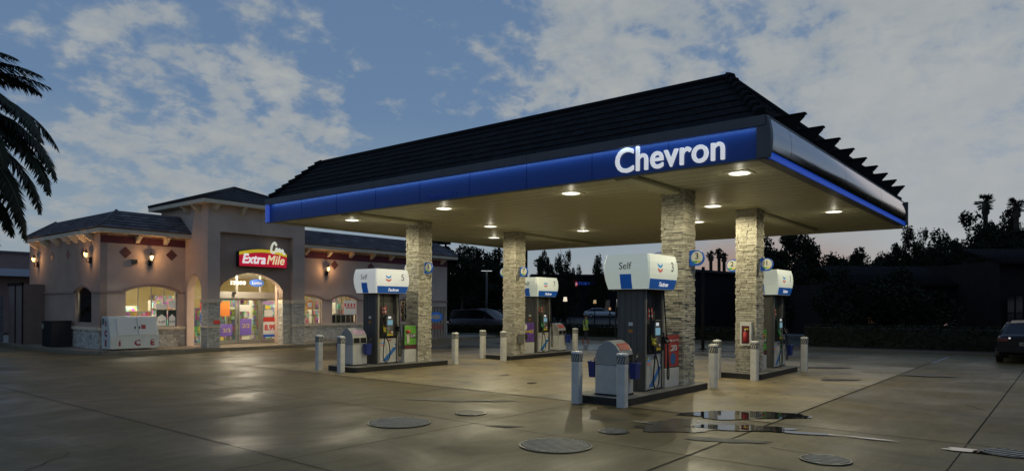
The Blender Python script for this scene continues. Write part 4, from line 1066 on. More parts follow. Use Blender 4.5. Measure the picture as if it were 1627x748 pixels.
    post('yellow_notice', 15.15, 15.35, .22, .45, yel); post('red_notice', 17.2, 17.8, 1.86, 2.02, lit('shop_lilac', (.35, .22, .40), .2)); post('blue_notice', 14.3, 14.7, 1.1, 1.5, blu); post('red_notice', 14.3, 14.7, 1.6, 1.95, red)
    q = MB(); n = 28; q.face([(16.92 + .36 * math.cos(2 * math.pi * k / n), ys - .06, 2.84 + .17 * math.sin(2 * math.pi * k / n)) for k in range(n)], blu); o = q.build('oval_sign', None, root)
    text('oval_word', 'Lotto', .2, (16.92, ys - .075, 2.84), '-y', wht, o, fit=.46)
    q = MB(); q.box(14.4, 15.2, ys - .05, ys - .045, 2.62, 2.72, blu); q.build('blue_banner', None, root)
    p = post('wall_notice', 13.87, 14.12, 1.08, 1.22, red, PY - .03)
    # window posters on left wing
    for x0, x1 in ((12.52, 12.93), (12.98, 13.30)):
        o = post('tobacco_poster', x0, x1, .98, 1.62, lit('shop_black', (.02, .035, .03), .1), W0 + .09)
        q = MB(); yy = W0 + .076; q.face([(x0 + .03, yy, .98), (x1 - .03, yy, .98), (x1 - .03, yy, 1.32), ((x0 + x1) / 2, yy, 1.45), (x0 + .03, yy, 1.32)], wht); h = q.build('white_tag', None, o)
        text('price', '5.69' if x0 < 12.9 else '4.47', .13, ((x0 + x1) / 2, yy - .005, 1.14), '-y', M_ink, h, fit=.24)
    post('white_notice', 12.5, 12.95, 1.66, 1.86, wht, W0 + .09); post('white_notice', 13.0, 13.28, 1.7, 2.0, wht, W0 + .09)
    # right wing window signs
    q = MB(); q.face([(19.72 + .20 * math.cos(2 * math.pi * k / n), W0 + .07, 1.86 + .22 * math.sin(2 * math.pi * k / n)) for k in range(n)], org); o = q.build('round_sign', None, root)
    q = MB(); q.box(19.6, 19.84, W0 + .06, W0 + .066, 1.74, 1.98, wht); q.build('round_sign_label', None, o)
    text('window_lettering', 'Cold drinks', .16, (20.0, W0 + .06, 2.14), '-y', wht, root, fit=.75); text('window_lettering', 'beer', .16, (22.6 - .3, W0 + .06, 2.17), '-y', wht, root, fit=.28)
    o = post('striped_sign', 21.75, 22.5, 1.38, 2.10, wht, W0 + .07)
    q = MB()
    for k in range(4): q.box(21.77 + k * .19, 21.86 + k * .19, W0 + .05, W0 + .057, 1.78, 1.95, red)
    q.box(21.85, 22.45, W0 + .05, W0 + .057, 1.70, 1.75, red); q.build('stripes', None, o)
    # ---------------- interior
    q = MB(); q.box(GX0 + .3, GX1 - .3, W0 + .3, BACK - .3, .10, .15, mat('shop_floor', (.45, .42, .34), .4)); q.box(GX0 + .3, GX1 - .3, W0 + .27, BACK - .3, 3.3, 3.35, mat('shop_ceiling', (.6, .58, .5), .8))
    q.box(GX0 + .3, GX1 - .3, BACK - .35, BACK - .3, .15, 3.3, mat('shop_wall', (.62, .50, .26), .8)); inn = q.build('interior', None, root)
    m = bpy.data.materials.new('shelf_goods'); m.use_nodes = True; MATS['shelf_goods'] = m; nt = m.node_tree; p = nt.nodes['Principled BSDF']; tc = nt.nodes.new('ShaderNodeTexCoord'); mp = nt.nodes.new('ShaderNodeMapping'); mp.inputs['Scale'].default_value = (9, 1.0, 4.2)
    vo = nt.nodes.new('ShaderNodeTexVoronoi'); vo.distance = 'CHEBYCHEV'; vo.inputs['Randomness'].default_value = .7; vo.inputs['Scale'].default_value = 1
    hs = nt.nodes.new('ShaderNodeHueSaturation'); hs.inputs['Saturation'].default_value = .85; hs.inputs['Value'].default_value = .85
    nt.links.new(tc.outputs['Object'], mp.inputs[0]); nt.links.new(mp.outputs[0], vo.inputs[0]); nt.links.new(vo.outputs['Color'], hs.inputs['Color']); nt.links.new(hs.outputs[0], p.inputs['Base Color'])
    q = MB()
    for x in (11.2, 12.4, 13.6, 15.3, 16.6, 18.8, 20.2, 21.6, 23.0, 24.4, 25.8, 27.2):
        y0 = 30.3 + (x * 7 % 1.0); hgt = 1.3 + (x * 3.7 % .6)
        for k in range(5): q.box(x - .45, x + .45, y0, y0 + .35, .2 + k * hgt / 5, .2 + (k + .82) * hgt / 5, m)
        q.box(x - .47, x + .47, y0 + .05, y0 + .4, .15, hgt + .2, mat('shelf_metal', (.35, .33, .28), .5))
    for x, w_, h_ in ((14.45, .3, 1.5), (15.55, .36, 1.75), (16.4, .3, 1.45), (17.6, .34, 1.9), (18.9, .35, 1.5), (19.9, .4, 1.3), (22.2, .4, 1.2), (12.2, .5, 1.35)):
        for k in range(6): q.box(x - w_, x + w_, 29.55, 29.8, .2 + k * h_ / 6, .2 + (k + .84) * h_ / 6, m)
        q.box(x - w_ - .02, x + w_ + .02, 29.6, 29.85, .15, h_ + .22, mat('shelf_metal', (.35, .33, .28), .5))
    for x in (11.6, 13.4, 16.2, 19.4, 21, 23.5, 26): q.box(x - .7, x + .7, BACK - .9, BACK - .4, .2, 2.3, m)
    q.box(20.95, 24.0, W0 + .5, W0 + .9, .15, 1.35, M_black)
    q.build('shelves', None, inn)
    for x, y in ((12.0, 30.6), (16.0, 30.2), (20.5, 30.6), (25.5, 30.6)):
        q = MB(); q.box(x - .7, x + .7, y - .15, y + .15, 3.24, 3.295, lit('tube_light', (.9, .86, .7), 1.0)); q.build('ceiling_light', None, inn)
        ld = bpy.data.lights.new('shop_light', 'AREA'); ld.shape = 'RECTANGLE'; ld.size = 2.0; ld.size_y = 1.2; ld.energy = 270; ld.color = (1, .88, .66)
        lo = bpy.data.objects.new('shop_light', ld); col.objects.link(lo); lo.location = (x, y, 3.22)
    q = MB(); q.disc((15.86, 27.9, 3.54), .14, M_lens, 20, 'z'); q.build('downlight', None, root)
    ld = bpy.data.lights.new('portico_light', 'POINT'); ld.energy = 240; ld.color = (1, .88, .66); ld.shadow_soft_size = .08
    lo = bpy.data.objects.new('portico_light', ld); col.objects.link(lo); lo.location = (15.86, 27.75, 3.2)
build_store()

# backlit shop sign
sg = empty('store_sign', (14.93, PY + .19, 3.44), 'red and yellow lit sign reading ExtraMile on the portico wall', 'sign')
n = 20; L_ = 2.27; sg.scale = (1, 1, 1.18)
top = lambda t: .46 + .22 * math.sin(math.pi * min(1, .10 + .75 * t)) - .02 * t
P = [(0, 0), (L_, -.0)] + [(L_ * (1 - k / n), top(1 - k / n)) for k in range(n + 1)]
me = plate(P, [], .2, mat('sign_case', (.02, .012, .012), .5)); link('case', me, sg, (0, -.2, 0))
Pr = [(.03, .02), (L_ - .03, .02)] + [(L_ * (.99 - .98 * k / n), top(.99 - .98 * k / n) - .14) for k in range(n + 1)]
M_sred = mat('sign_face_red', (.5, .02, .04), .5, emit=.42, ecol=(.75, .012, .05)); M_syel = mat('sign_face_yellow', (.6, .45, .02), .5, emit=.45, ecol=(.85, .62, .03))
link('red_face', plate(Pr, [], .006, M_sred), sg, (0, -.204, 0))
hi = [(L_ * (.01 + .98 * k / n), top(.01 + .98 * k / n) - .02) for k in range(n + 1)]; lo_ = [(u, z - .115) for u, z in hi]
link('yellow_band', plate(lo_ + hi[::-1], [], .008, M_syel), sg, (0, -.206, 0))
text('word', 'Extra', .46, (.68, -.225, .27), '-y', mat('sign_white', (.7, .7, .7), .5, emit=.6, ecol=(1, .98, .98)), sg, fit=1.06, bold=.015, shear=.25, ext=.008, space=1.04)
text('word', 'Mile', .46, (1.70, -.225, .27), '-y', mat('sign_cream', (.7, .65, .3), .5, emit=.55, ecol=(1, .92, .55)), sg, fit=.84, bold=.007, shear=.25, ext=.008, space=1.04)
# (white and yellow swirl at the top right of the sign)
q = MB(); sw = mat('sign_swirl', (.7, .7, .55), .5, emit=.5, ecol=(.95, .97, .8))
q.tube(catmull([(1.72, -.24, .82), (1.62, -.24, .92), (1.50, -.24, .80), (1.47, -.24, .62), (1.56, -.24, .54), (1.68, -.24, .62), (1.72, -.24, .72), (1.78, -.24, .60), (1.86, -.24, .70), (1.92, -.24, .58), (2.0, -.24, .67), (2.06, -.24, .55), (2.14, -.24, .52)], 5), .042, sw, 6); q.build('swirl', None, sg)

# sconces
def sconce(x, y, z, face, lab):
    root = empty('wall_lantern', (x, y, z), lab, 'wall lantern', 'lit lanterns on the store walls')
    dx, dy = (0, -1) if face == '-y' else (-1, 0)
    q = MB(); q.cbox((dx * .03, dy * .03, -.12), (.10, .10, .24), M_black); q.tube(catmull([(dx * .04, dy * .04, -.16), (dx * .14, dy * .14, -.20), (dx * .18, dy * .18, -.08)], 5), .014, M_black, 6); q.build('bracket', None, root)
    cx, cy = dx * .18, dy * .18
    q = MB(); q.cyl((cx, cy), .05, -.06, -.03, M_black, 8); q.cyl((cx, cy), .095, .16, .26, M_black, 8, .02); q.cyl((cx, cy), .018, .26, .31, M_black, 6); 
    for k in range(4):
        t = R(45 + 90 * k); q.tube([(cx + .05 * math.cos(t), cy + .05 * math.sin(t), -.04), (cx + .082 * math.cos(t), cy + .082 * math.sin(t), .165)], .006, M_black, 4)
    q.build('cage', None, root)
    q = MB(); q.cyl((cx, cy), .045, -.03, .16, mat('lantern_glass', (.9, .7, .4), .4, emit=1.3, ecol=(1, .72, .36)), 8, .075); q.build('glass', None, root)
    ld = bpy.data.lights.new('lantern_light', 'POINT'); ld.energy = 14; ld.color = (1, .58, .26); ld.shadow_soft_size = .03
    lo = bpy.data.objects.new('lantern_light', ld); col.objects.link(lo); lo.location = (x + dx * .30, y + dy * .30, z + .10)
sconce(12.20, W0, 3.62, '-y', 'lit lantern on the front wall of the left wing between two rust diamonds')
sconce(20.60, W0, 3.55, '-y', 'lit lantern on the wall right of the portico, above the windows')
sconce(GX0, 29.46, 3.66, '-x', 'lit lantern on the side wall nearest the front corner of the store')
sconce(GX0, 35.4, 3.70, '-x', 'lit lantern at the far end of the store side wall, leftmost in the photo')
r_ = empty('wall_camera', (11.62, W0, 3.52), 'small grey box camera beside the front lantern', 'camera'); q = MB(); q.box(-.10, .10, -.10, 0, -.09, .09, mat('box_grey', (.12, .12, .11), .5)); q.build('housing', None, r_, bevel=.01); q = MB(); q.cyl((0, 0), .04, 0, .03, M_black, 12); o = q.build('lens', None, r_, (.04, -.10, 0)); o.rotation_euler = (R(90), 0, 0)

# ice merchandiser
ic = empty('ice_freezer', (11.18, 27.75, Z0 + .06), 'white ice freezer with slanted doors and red ICE letters against the store front', 'ice freezer')
hw = .87; M_ice = mat('freezer_white', (.66, .68, .62), .4, vary=.08, vscale=4); M_ict = mat('ice_red', (.36, .02, .05), .5)
q = MB(); q.prism_x([(-.38, 0), (.42, 0), (.42, 1.20), (-.12, 1.20), (-.16, 1.16), (-.38, .46)], -hw, hw, M_ice); q.build('cabinet', None, ic, bevel=.012)
for x0, x1 in ((-.62, .06), (.12, .80)):
    q = MB(); sl = (-.22) / .70
    def dp(x, t, e): return (x, -.38 + .22 * t - e, .46 + .70 * t)
    vs = [dp(x, t, e) for e in (0, .035) for t in (.06, .94) for x in (x0, x1)]; q.add(vs, [(0, 1, 3, 2), (4, 6, 7, 5), (0, 4, 5, 1), (2, 3, 7, 6), (0, 2, 6, 4), (1, 5, 7, 3)], mat('freezer_door', (.68, .68, .62), .4)); dd = q.build('door', None, ic, bevel=.008)
    q = MB(); xh = x1 - .05 if x0 < 0 else x0 + .05; a = dp(xh, .45, .05); q.cbox(a, (.035, .03, .09), M_black); q.build('handle', None, dd)
q = MB(); a = [dp(x, t, .037) for x, t in ((.24, .38), (.40, .38), (.40, .60), (.24, .60))]; q.face(a, M_redp); q.build('sticker', None, ic)
for ch, x in (('I', -.55), ('C', .08), ('E', .62)): 
    t_ = text('front_letter', ch, .29, (x, -.392, .20), '-y', M_ict, ic, bold=.016); text('snow_cap', '-', .3, (x, -.398, .31), '-y', M_white, ic, fit=.16)
for ch, z in (('I', .92), ('C', .56), ('E', .20)): text('side_letter', ch, .30, (-hw - .01, .02, z), '-x', M_ict, ic, bold=.018)
q = MB(); q.box(-hw - .012, -hw, .18, .34, .90, 1.12, mat('vent_green', (.10, .14, .12), .6)); q.build('vent', None, ic)
# black bin
r_ = empty('black_dumpster', (9.9, 31.7, Z0), 'black slatted bin with pale label beside the store side wall', 'bin')
q = MB(); q.box(-.30, .38, -.55, .55, .02, 1.0, mat('black_bin_plastic', (.014, .014, .015), .55)); 
for k in range(8): q.box(-.315, -.30, -.52 + k * .13, -.46 + k * .13, .06, .95, M_black)
q.box(-.33, .41, -.58, .58, 1.0, 1.05, M_black); q.build('body', None, r_, bevel=.01)
q = MB(); q.box(-.325, -.316, .30, .45, .72, .90, mat('pale_label', (.28, .32, .20), .6)); q.build('label_plate', None, r_)
# enclosure gate, walls and neighbour at left
r_ = empty('enclosure_gate', (9.6, 35.6, Z0), 'tall taupe double gate of the bin enclosure left of the store', 'gate')
q = MB(); q.box(-.0, .12, -1.0, .95, 0, 2.55, mat('gate_taupe', (.20, .15, .125), .8, vary=.1)); q.build('leaf', None, r_); q = MB(); q.box(-.03, .0, -1.02, -.92, 0, 2.62, M_dkwall); q.box(-.03, 0, -.04, .02, 0, 2.55, M_dkwall); q.box(-.03, .02, -1.02, 1.0, 2.50, 2.62, M_dkwall); q.build('frame', None, r_)
q = MB(); q.box(.12, .8, -1.0, -.9, 0, 2.55, mat('gate_taupe', (.20, .15, .125), .8)); q.build('return_panel', None, r_)
def block_wall():
    m = bpy.data.materials.new('patched_block_wall'); m.use_nodes = True; nt = m.node_tree; p = nt.nodes['Principled BSDF']; tc = nt.nodes.new('ShaderNodeTexCoord'); mp = nt.nodes.new('ShaderNodeMapping'); mp.inputs['Rotation'].default_value = (R(90), 0, 0)
    b = nt.nodes.new('ShaderNodeTexBrick'); b.inputs['Color1'].default_value = (.16, .155, .16, 1); b.inputs['Color2'].default_value = (.21, .20, .20, 1); b.inputs['Mortar'].default_value = (.07, .065, .065, 1); b.inputs['Scale'].default_value = 1; b.inputs['Brick Width'].default_value = .42; b.inputs['Row Height'].default_value = .21; b.inputs['Mortar Size'].default_value = .008
    nt.links.new(tc.outputs['Object'], mp.inputs[0]); nt.links.new(mp.outputs[0], b.inputs[0]); nt.links.new(b.outputs[0], p.inputs['Base Color']); p.inputs['Roughness'].default_value = .9; return m
r_ = empty('block_wall', (0, 36.9, 0), 'low grey block wall with brown paint patches left of the gate', 'wall')
q = MB(); q.box(-8, 9.5, 0, .2, 0, 2.2, block_wall()); q.build('masonry', None, r_)
q = MB()
for x, z in ((8.6, 1.3), (8.9, 1.06), (9.1, .85), (8.75, .45), (8.0, 1.5)): q.box(x - .35, x + .22, -.006, 0, z, z + .2, mat('brown_patch', (.10, .055, .045), .9))
q.build('paint_patch', None, r_)
r_ = empty('neighbour_building', (0, 52, 0), 'flat roofed brown brick building with a white canopy band, beyond the block wall at left', 'building')
M_nb = mat('brown_render', (.26, .165, .145), .9, vary=.1)
q = MB(); q.box(-22, 17, 0, 9, 0, 5.0, M_nb); q.build('wall', None, r_); q = MB(); q.box(-22.1, 17.1, -.1, 9, 5.0, 5.15, mat('coping', (.12, .10, .10), .8)); q.build('coping', None, r_)
q = MB(); q.box(8.3, 17.1, -1.2, -.0, 3.55, 4.0, mat('canopy_band_white', (.42, .42, .48), .6)); q.box(2, 8.3, -1.2, 0, 3.5, 4.0, M_dkwall); q.build('canopy_band', None, r_)
q = MB(); q.box(15.2, 16.8, -.12, 0, 4.2, 5.1, mat('light_box', (.4, .42, .5), .5)); q.build('light_box', None, r_)
q = MB(); q.box(10.6, 11.6, -.06, 0, 1.6, 2.9, mat('teal_pane', (.12, .22, .22), .2)); q.build('window', None, r_)

# propane cage with oval sign
r_ = empty('gas_bottle_cage', (26.2, 26.55, .0), 'grey mesh cage with a blue oval sign beyond the left stone column', 'cage', rz=R(-50))
q = MB(); q.box(-.5, .5, 0, .5, .1, 1.75, mat('cage_grey', (.10, .10, .105), .5, .3)); 
for k in range(7): q.box(-.5 + k * .16, -.47 + k * .16, -.02, 0, .1, 1.75, M_greylt)
q.box(-.52, .52, -.03, .52, 1.75, 1.80, M_grey); q.build('cage', None, r_)
q = MB(); q.face([(.36 * math.cos(2 * math.pi * k / 28), -.035, 1.25 + .27 * math.sin(2 * math.pi * k / 28)) for k in range(28)], M_sblue); o = q.build('oval_sign', None, r_); q = MB(); q.face([(.26 * math.cos(2 * math.pi * k / 28), -.04, 1.25 + .13 * math.sin(2 * math.pi * k / 28)) for k in range(28)], mat('pale_grey', (.3, .32, .36), .5)); q.build('oval_centre', None, o)
q = MB(); q.box(-.34, .34, -.04, -.034, .60, .84, mat('faded_red', (.22, .08, .08), .6)); q.build('notice', None, r_)

# ------------------------------------------------------------------ vegetation
def crown_mesh(seed, rx, ry, rz, blobs, n, leaf, m=M_foil, m2=M_foil2, shape='round', narrow=1.0):
    rnd = random.Random(seed); q = MB(); C = []
    for i in range(blobs):
        while True:
            x, y, z = rnd.uniform(-1, 1), rnd.uniform(-1, 1), rnd.uniform(-1, 1)
            if shape == 'cone':
                w = (1 - (z + 1) / 2) ** .7 * .9 + .1
                if x * x + y * y < w * w: break
            elif x * x + y * y + z * z < 1: break
        C.append((x * rx, y * ry, z * rz, rnd.uniform(.20, .40) * min(rx, rz)))
    for i in range(n):
        cx, cy, cz, r_ = C[rnd.randrange(blobs)]
        d = Vector((rnd.gauss(0, 1), rnd.gauss(0, 1), rnd.gauss(0, 1))).normalized() * r_ * rnd.uniform(.45, 1.08)
        p = Vector((cx, cy, cz)) + d
        a = Vector((rnd.gauss(0, 1), rnd.gauss(0, 1), rnd.gauss(0, 1))).normalized(); b = a.cross(Vector((rnd.gauss(0, 1), rnd.gauss(0, 1), rnd.gauss(0, 1)))).normalized()
        s = leaf * rnd.uniform(.6, 1.3)
        q.face([p - a * s, p + b * s * .45, p + a * s, p - b * s * .45], m if rnd.random() < .65 else m2)
    return q.mesh('crown')
def trunk_mesh(seed, h, r0, spread, limbs=6):
    rnd = random.Random(seed); q = MB()
    q.tube(catmull([(0, 0, -.1), (rnd.uniform(-.1, .1), .05, h * .4), (rnd.uniform(-.25, .25), rnd.uniform(-.2, .2), h)], 4), [r0 * (1 - .06 * i) for i in range(9)], M_bark, 8)
    for i in range(limbs):
        t = rnd.uniform(.45, .95); a = rnd.uniform(0, 6.28); s = spread * rnd.uniform(.5, 1)
        q.tube(catmull([(0, 0, h * t), (math.cos(a) * s * .5, math.sin(a) * s * .5, h * t + s * .35), (math.cos(a) * s, math.sin(a) * s, h * t + s * .9)], 3), [r0 * .4, r0 * .36, r0 * .3, r0 * .25, r0 * .2, r0 * .14, r0 * .08], M_bark, 5)
    return q.mesh('trunk')
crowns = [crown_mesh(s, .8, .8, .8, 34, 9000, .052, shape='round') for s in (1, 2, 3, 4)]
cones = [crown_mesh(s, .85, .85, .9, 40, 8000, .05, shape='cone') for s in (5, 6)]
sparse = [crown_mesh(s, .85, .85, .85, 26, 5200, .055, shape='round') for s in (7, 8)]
trunks = [trunk_mesh(s, 1, .05, .55) for s in (1, 2)]
SY, CYW = math.sin(R(39.095)), math.cos(R(39.095))
def at(px, Y):          # a pixel column and a distance give the ground point
    X = (px - 813.5) / 1093.1 * Y; return (SY * X + CYW * Y, -CYW * X + SY * Y)
def zat(py, Y, px=813): return CAM_H + (485.7 - py - (px - 813.5) * math.sin(R(-.3)) * 1.0) / 1093.1 * Y
cnt = 0
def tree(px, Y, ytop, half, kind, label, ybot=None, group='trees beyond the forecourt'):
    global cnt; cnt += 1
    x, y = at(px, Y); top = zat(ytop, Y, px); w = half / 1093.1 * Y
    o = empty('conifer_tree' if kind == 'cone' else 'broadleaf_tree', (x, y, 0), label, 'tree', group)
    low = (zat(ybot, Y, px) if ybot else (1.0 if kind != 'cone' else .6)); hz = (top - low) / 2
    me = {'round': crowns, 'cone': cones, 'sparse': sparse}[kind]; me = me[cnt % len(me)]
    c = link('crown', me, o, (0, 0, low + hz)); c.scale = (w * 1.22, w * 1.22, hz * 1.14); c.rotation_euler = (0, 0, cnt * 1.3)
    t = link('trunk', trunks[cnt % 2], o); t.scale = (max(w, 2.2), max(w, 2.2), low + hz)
T = [
 (708, 56, 404, 30, 'round', 'dark tree just right of the left stone column, behind the store end', 520),
 (738, 52, 392, 40, 'round', 'tall dark tree behind the van, left of the street light', 470),
 (770, 60, 394, 42, 'round', 'tall dark tree behind the street light', 480),
 (800, 66, 396, 32, 'round', 'dark tree mostly behind the farthest stone column', 480),
 (752, 58, 440, 55, 'round', 'broad low dark tree under the tall ones behind the van', 505),
 (868, 82, 399, 15, 'round', 'thin dark tree left of the tall conifer above the pump marked 7', 470),
 (886, 80, 388, 15, 'cone', 'tall dark conifer above the pump marked 7'),
 (906, 86, 403, 15, 'sparse', 'round brownish tree right of the tall conifer'),
 (950, 118, 410, 18, 'round', 'tree at the left edge of the nearest pump top'),
 (1226, 60, 379, 46, 'round', 'large dark tree right of the right stone column', 500),
 (1262, 66, 370, 50, 'round', 'tallest part of the dark tree group behind the pump marked 1', 480),
 (1300, 64, 384, 42, 'round', 'dark tree at the right end of the group behind the pump marked 1', 500),
 (1212, 54, 425, 40, 'round', 'dark low tree directly behind the right stone column', 535),
 (1275, 52, 432, 55, 'round', 'wide dark low tree behind the pump marked 1', 540),
 (1345, 68, 405, 42, 'round', 'low rounded dark tree in the dip of the right tree line', 500),
 (1388, 62, 386, 40, 'round', 'loose crowned tree left of the two slim trees at right', 480),
 (1442, 56, 364, 24, 'round', 'left one of the two slim tall trees at right', 470),
 (1468, 56, 369, 17, 'sparse', 'right one of the two slim tall trees at right', 470),
 (1495, 60, 380, 26, 'sparse', 'open branched tree right of the two slim trees', 470),
 (1532, 66, 342, 46, 'sparse', 'big loose tree left of the taller palm', 460),
 (1562, 60, 366, 36, 'round', 'dark tree under the left palm at right', 470),
 (1590, 68, 338, 36, 'round', 'dense rounded tree between the two palms', 460),
 (1622, 62, 366, 40, 'round', 'dark tree at the right edge below the palm', 460),
 (1512, 63, 372, 34, 'round', 'dense dark tree between the open branched tree and the taller palm', 460),
 (1600, 58, 385, 44, 'round', 'broad dense tree low at the right edge, in front of the rounded one', 460),
 (1410, 57, 412, 52, 'round', 'broad dark tree rising over the restaurant roof, leftmost of three', 480),
 (1480, 57, 408, 55, 'round', 'broad dark tree rising over the restaurant roof, middle of three', 480),
 (1560, 57, 400, 60, 'round', 'broad dark tree rising over the restaurant roof, rightmost of three', 480),
 (1335, 38.5, 432, 42, 'round', 'broad low dark tree behind the hedge, left of the warm window', 540),
 (1445, 38.5, 428, 62, 'round', 'broad dark shrubby tree in front of the restaurant between its windows', 540),
]
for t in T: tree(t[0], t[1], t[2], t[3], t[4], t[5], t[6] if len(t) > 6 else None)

def palm_frond(q, base, az, el, L_, droop, w, n=26, m=M_palm, seed=0):
    """arching rachis with two rows of leaflets"""
    rnd = random.Random(seed); p = Vector(base); pts = [p.copy()]; step = L_ / n
    for i in range(n):
        e = el - droop * (i / n) ** 1.15
        p = p + Vector((math.cos(az) * math.cos(e), math.sin(az) * math.cos(e), math.sin(e))) * step; pts.append(p.copy())
    q.tube(pts, [.028 * (1 - .85 * i / n) * (L_ / 3) + .003 for i in range(n + 1)], mat('palm_rachis', (.07, .065, .03), .6), 5)
    side = Vector((-math.sin(az), math.cos(az), 0))
    for i in range(2, n + 1):
        d = (pts[i] - pts[i - 1]).normalized(); up = side.cross(d).normalized(); t = i / n
        ll = w * (math.sin(math.pi * (.12 + .86 * t)) ** .6)
        for s in (-1, 1):
            for sub in (0, .17, .33, .5, .67, .83):
                o = pts[i - 1].lerp(pts[i], sub)
                v = (side * s * .80 + d * rnd.uniform(.50, .75) + up * rnd.uniform(-.05, .35)).normalized() * ll * rnd.uniform(.85, 1.1); v.z -= ll * .22
                wd = d * .030 * (L_ / 3) + up * .008
                mid = o + v * .55; mid.z += ll * .06
                q.face([o - wd, o + wd, mid + wd * .9, mid - wd * .9], m); q.face([mid - wd * .9, mid + wd * .9, o + v], m)
def near_palm():
    x, y = at(-150, 12.5); root = empty('date_palm', (x, y, 0), 'big palm with drooping feathery fronds hanging in from the left edge', 'palm tree')
    q = MB(); q.tube([(0, 0, -.1), (0, 0, 2), (.05, 0, 4), (0, 0, 5.45)], [.36, .33, .31, .38], M_bark, 12); rnd = random.Random(2)
    for k in range(70): z = rnd.uniform(.3, 5.3); a = rnd.uniform(0, 6.28); q.cbox((.34 * math.cos(a), .34 * math.sin(a), z), (.14, .14, .10), M_bark, Matrix.Rotation(a, 3, 'Z'))
    q.build('trunk', None, root)
    R_ = Vector((SY, -CYW, 0)); F_ = Vector((CYW, SY, 0))
    for k in range(30):
        q = MB(); az0 = 2 * math.pi * k * .381966 * 1.0; el = R(60 - 78 * (k / 30)); palm_frond(q, (0, 0, 5.45), az0, el, 2.5, R(95 + 20 * math.sin(k)), .48, 24, M_palm, k)
        q.build('frond', None, root)
    # the fronds that reach into the picture
    azr = math.atan2(R_.y, R_.x)
    for k, (da, el, L_, dr, z) in enumerate([(.10, 40, 2.5, 70, 5.35), (-.08, 24, 3.05, 92, 5.2), (.06, 8, 3.25, 88, 5.05), (-.1, -6, 3.1, 72, 4.85), (.12, -24, 2.7, 50, 4.65), (-.25, 14, 2.9, 96, 5.1), (.25, 0, 3.0, 85, 4.9), (.02, -32, 2.9, 52, 4.6), (-.12, -45, 2.6, 40, 4.5), (.2, -15, 3.0, 70, 4.75), (-.3, -20, 3.0, 66, 4.8), (.35, 26, 2.8, 96, 5.2), (-.02, 50, 2.3, 80, 5.4), (.15, 14, 3.15, 92, 5.1)]):
        q = MB(); palm_frond(q, (0, 0, z + .35), azr + da, R(el), L_, R(dr), .46, 34, M_palm, 50 + k); q.build('frond', None, root)
near_palm()
def fan_palm(px, Y, ytop, crown_px, label):
    x, y = at(px, Y); top = zat(ytop, Y, px); r_ = crown_px / 1093.1 * Y; root = empty('fan_palm', (x, y, 0), label, 'palm tree', 'fan palms on the skyline')
    h = top - r_ * .8; rnd = random.Random(int(px))
    q = MB(); q.tube([(0, 0, 0), (.1, 0, h * .5), (0, 0, h - r_ * 1.1), (0, 0, h - r_ * .9), (0, 0, h)], [.26, .20, .2, .34, .26], M_bark, 8); q.build('trunk', None, root)
    q = MB()
    for k in range(34):
        a = rnd.uniform(0, 6.28); e = rnd.uniform(-.9, 1.25); d = Vector((math.cos(a) * math.cos(e), math.sin(a) * math.cos(e), math.sin(e)))
        s = Vector((-math.sin(a), math.cos(a), 0)); L_ = r_ * rnd.uniform(.75, 1.05); c = Vector((0, 0, h)) + d * L_ * .5
        q.tube([(0, 0, h), c], .03, M_bark, 4)
        for j in range(9):
            t = (j - 4) * .28; v = (d * math.cos(t) + s * math.sin(t)) * L_ * .52; v.z -= L_ * .12 * abs(t); w_ = s * .06 * r_ / 1.2 + Vector((0, 0, .02)); q.face([c - w_ * .4, c + v * .6 - w_, c + v, c + v * .6 + w_, c + w_ * .4], M_foil)
    q.build('crown', None, root)
for a in [(1565, 66, 308, 18, 'left and taller seeming palm on the right skyline'), (1614, 62, 313, 18, 'palm at the right edge of the skyline, right of the other tall palm'),
          (857, 84, 409, 12, 'dark palm left of the conifer above the pump marked 7'),
          (1129, 80, 398, 9, 'leftmost of three small palms between the two right columns'), (1142, 82, 394, 9, 'middle of three small palms between the two right columns'), (1150, 80, 401, 8, 'rightmost of three small palms between the two right columns')]: fan_palm(*a)

# hedges, grass beds
def hedge(p, q_, w, h, label, seed, n=5200, leaf=.07, m=M_foil):
    p = Vector((*p, 0)); q_ = Vector((*q_, 0)); d = q_ - p; L_ = d.length; d.normalize(); nrm = Vector((-d.y, d.x, 0)); rnd = random.Random(seed)
    o = empty('hedge', (p.x, p.y, 0), label, 'hedge', 'clipped hedges'); q = MB()
    hw = w / 2 - .06
    core = [Vector((0, 0, 0)) - nrm * hw, d * L_ - nrm * hw, d * L_ + nrm * hw, nrm * hw]
    q.prism([(v.x, v.y) for v in core], 0, h - .08, mat('hedge_core', (.012, .016, .009), .9))
    for i in range(n):
        u = rnd.random() * L_; f = rnd.random()
        if f < .45: v, z = -w / 2, rnd.uniform(.02, h)
        elif f < .6: v, z = w / 2, rnd.uniform(.02, h)
        else: v, z = rnd.uniform(-w / 2, w / 2), h
        c = d * u + nrm * (v + rnd.uniform(-.05, .06)) + Vector((0, 0, z + .06 * noise.noise(Vector((u * .8, v, z))) + rnd.uniform(-.05, .05)))
        a = Vector((rnd.gauss(0, 1), rnd.gauss(0, 1), rnd.gauss(0, 1))).normalized(); b = a.cross(Vector((rnd.gauss(0, 1), rnd.gauss(0, 1), rnd.gauss(0, 1)))).normalized(); s = leaf * rnd.uniform(.6, 1.3)
        q.face([c - a * s, c + b * s * .5, c + a * s, c - b * s * .5], m if rnd.random() < .7 else M_foil2)
    q.build('foliage', None, o)
hedge((33.2, 9.5), (37.2, -16), 1.1, 1.05, 'long low hedge behind the parked dark car at right', 1, 9000)
hedge((33.5, 27), (35.5, 12), 1.0, .75, 'low dark hedge behind the person in the reflective vest', 2, 6000)
hedge((30.5, 33.5), (36.5, 26.2), 1.2, .55, 'low green planting in front of the van', 3, 4000, .09, M_foil2)
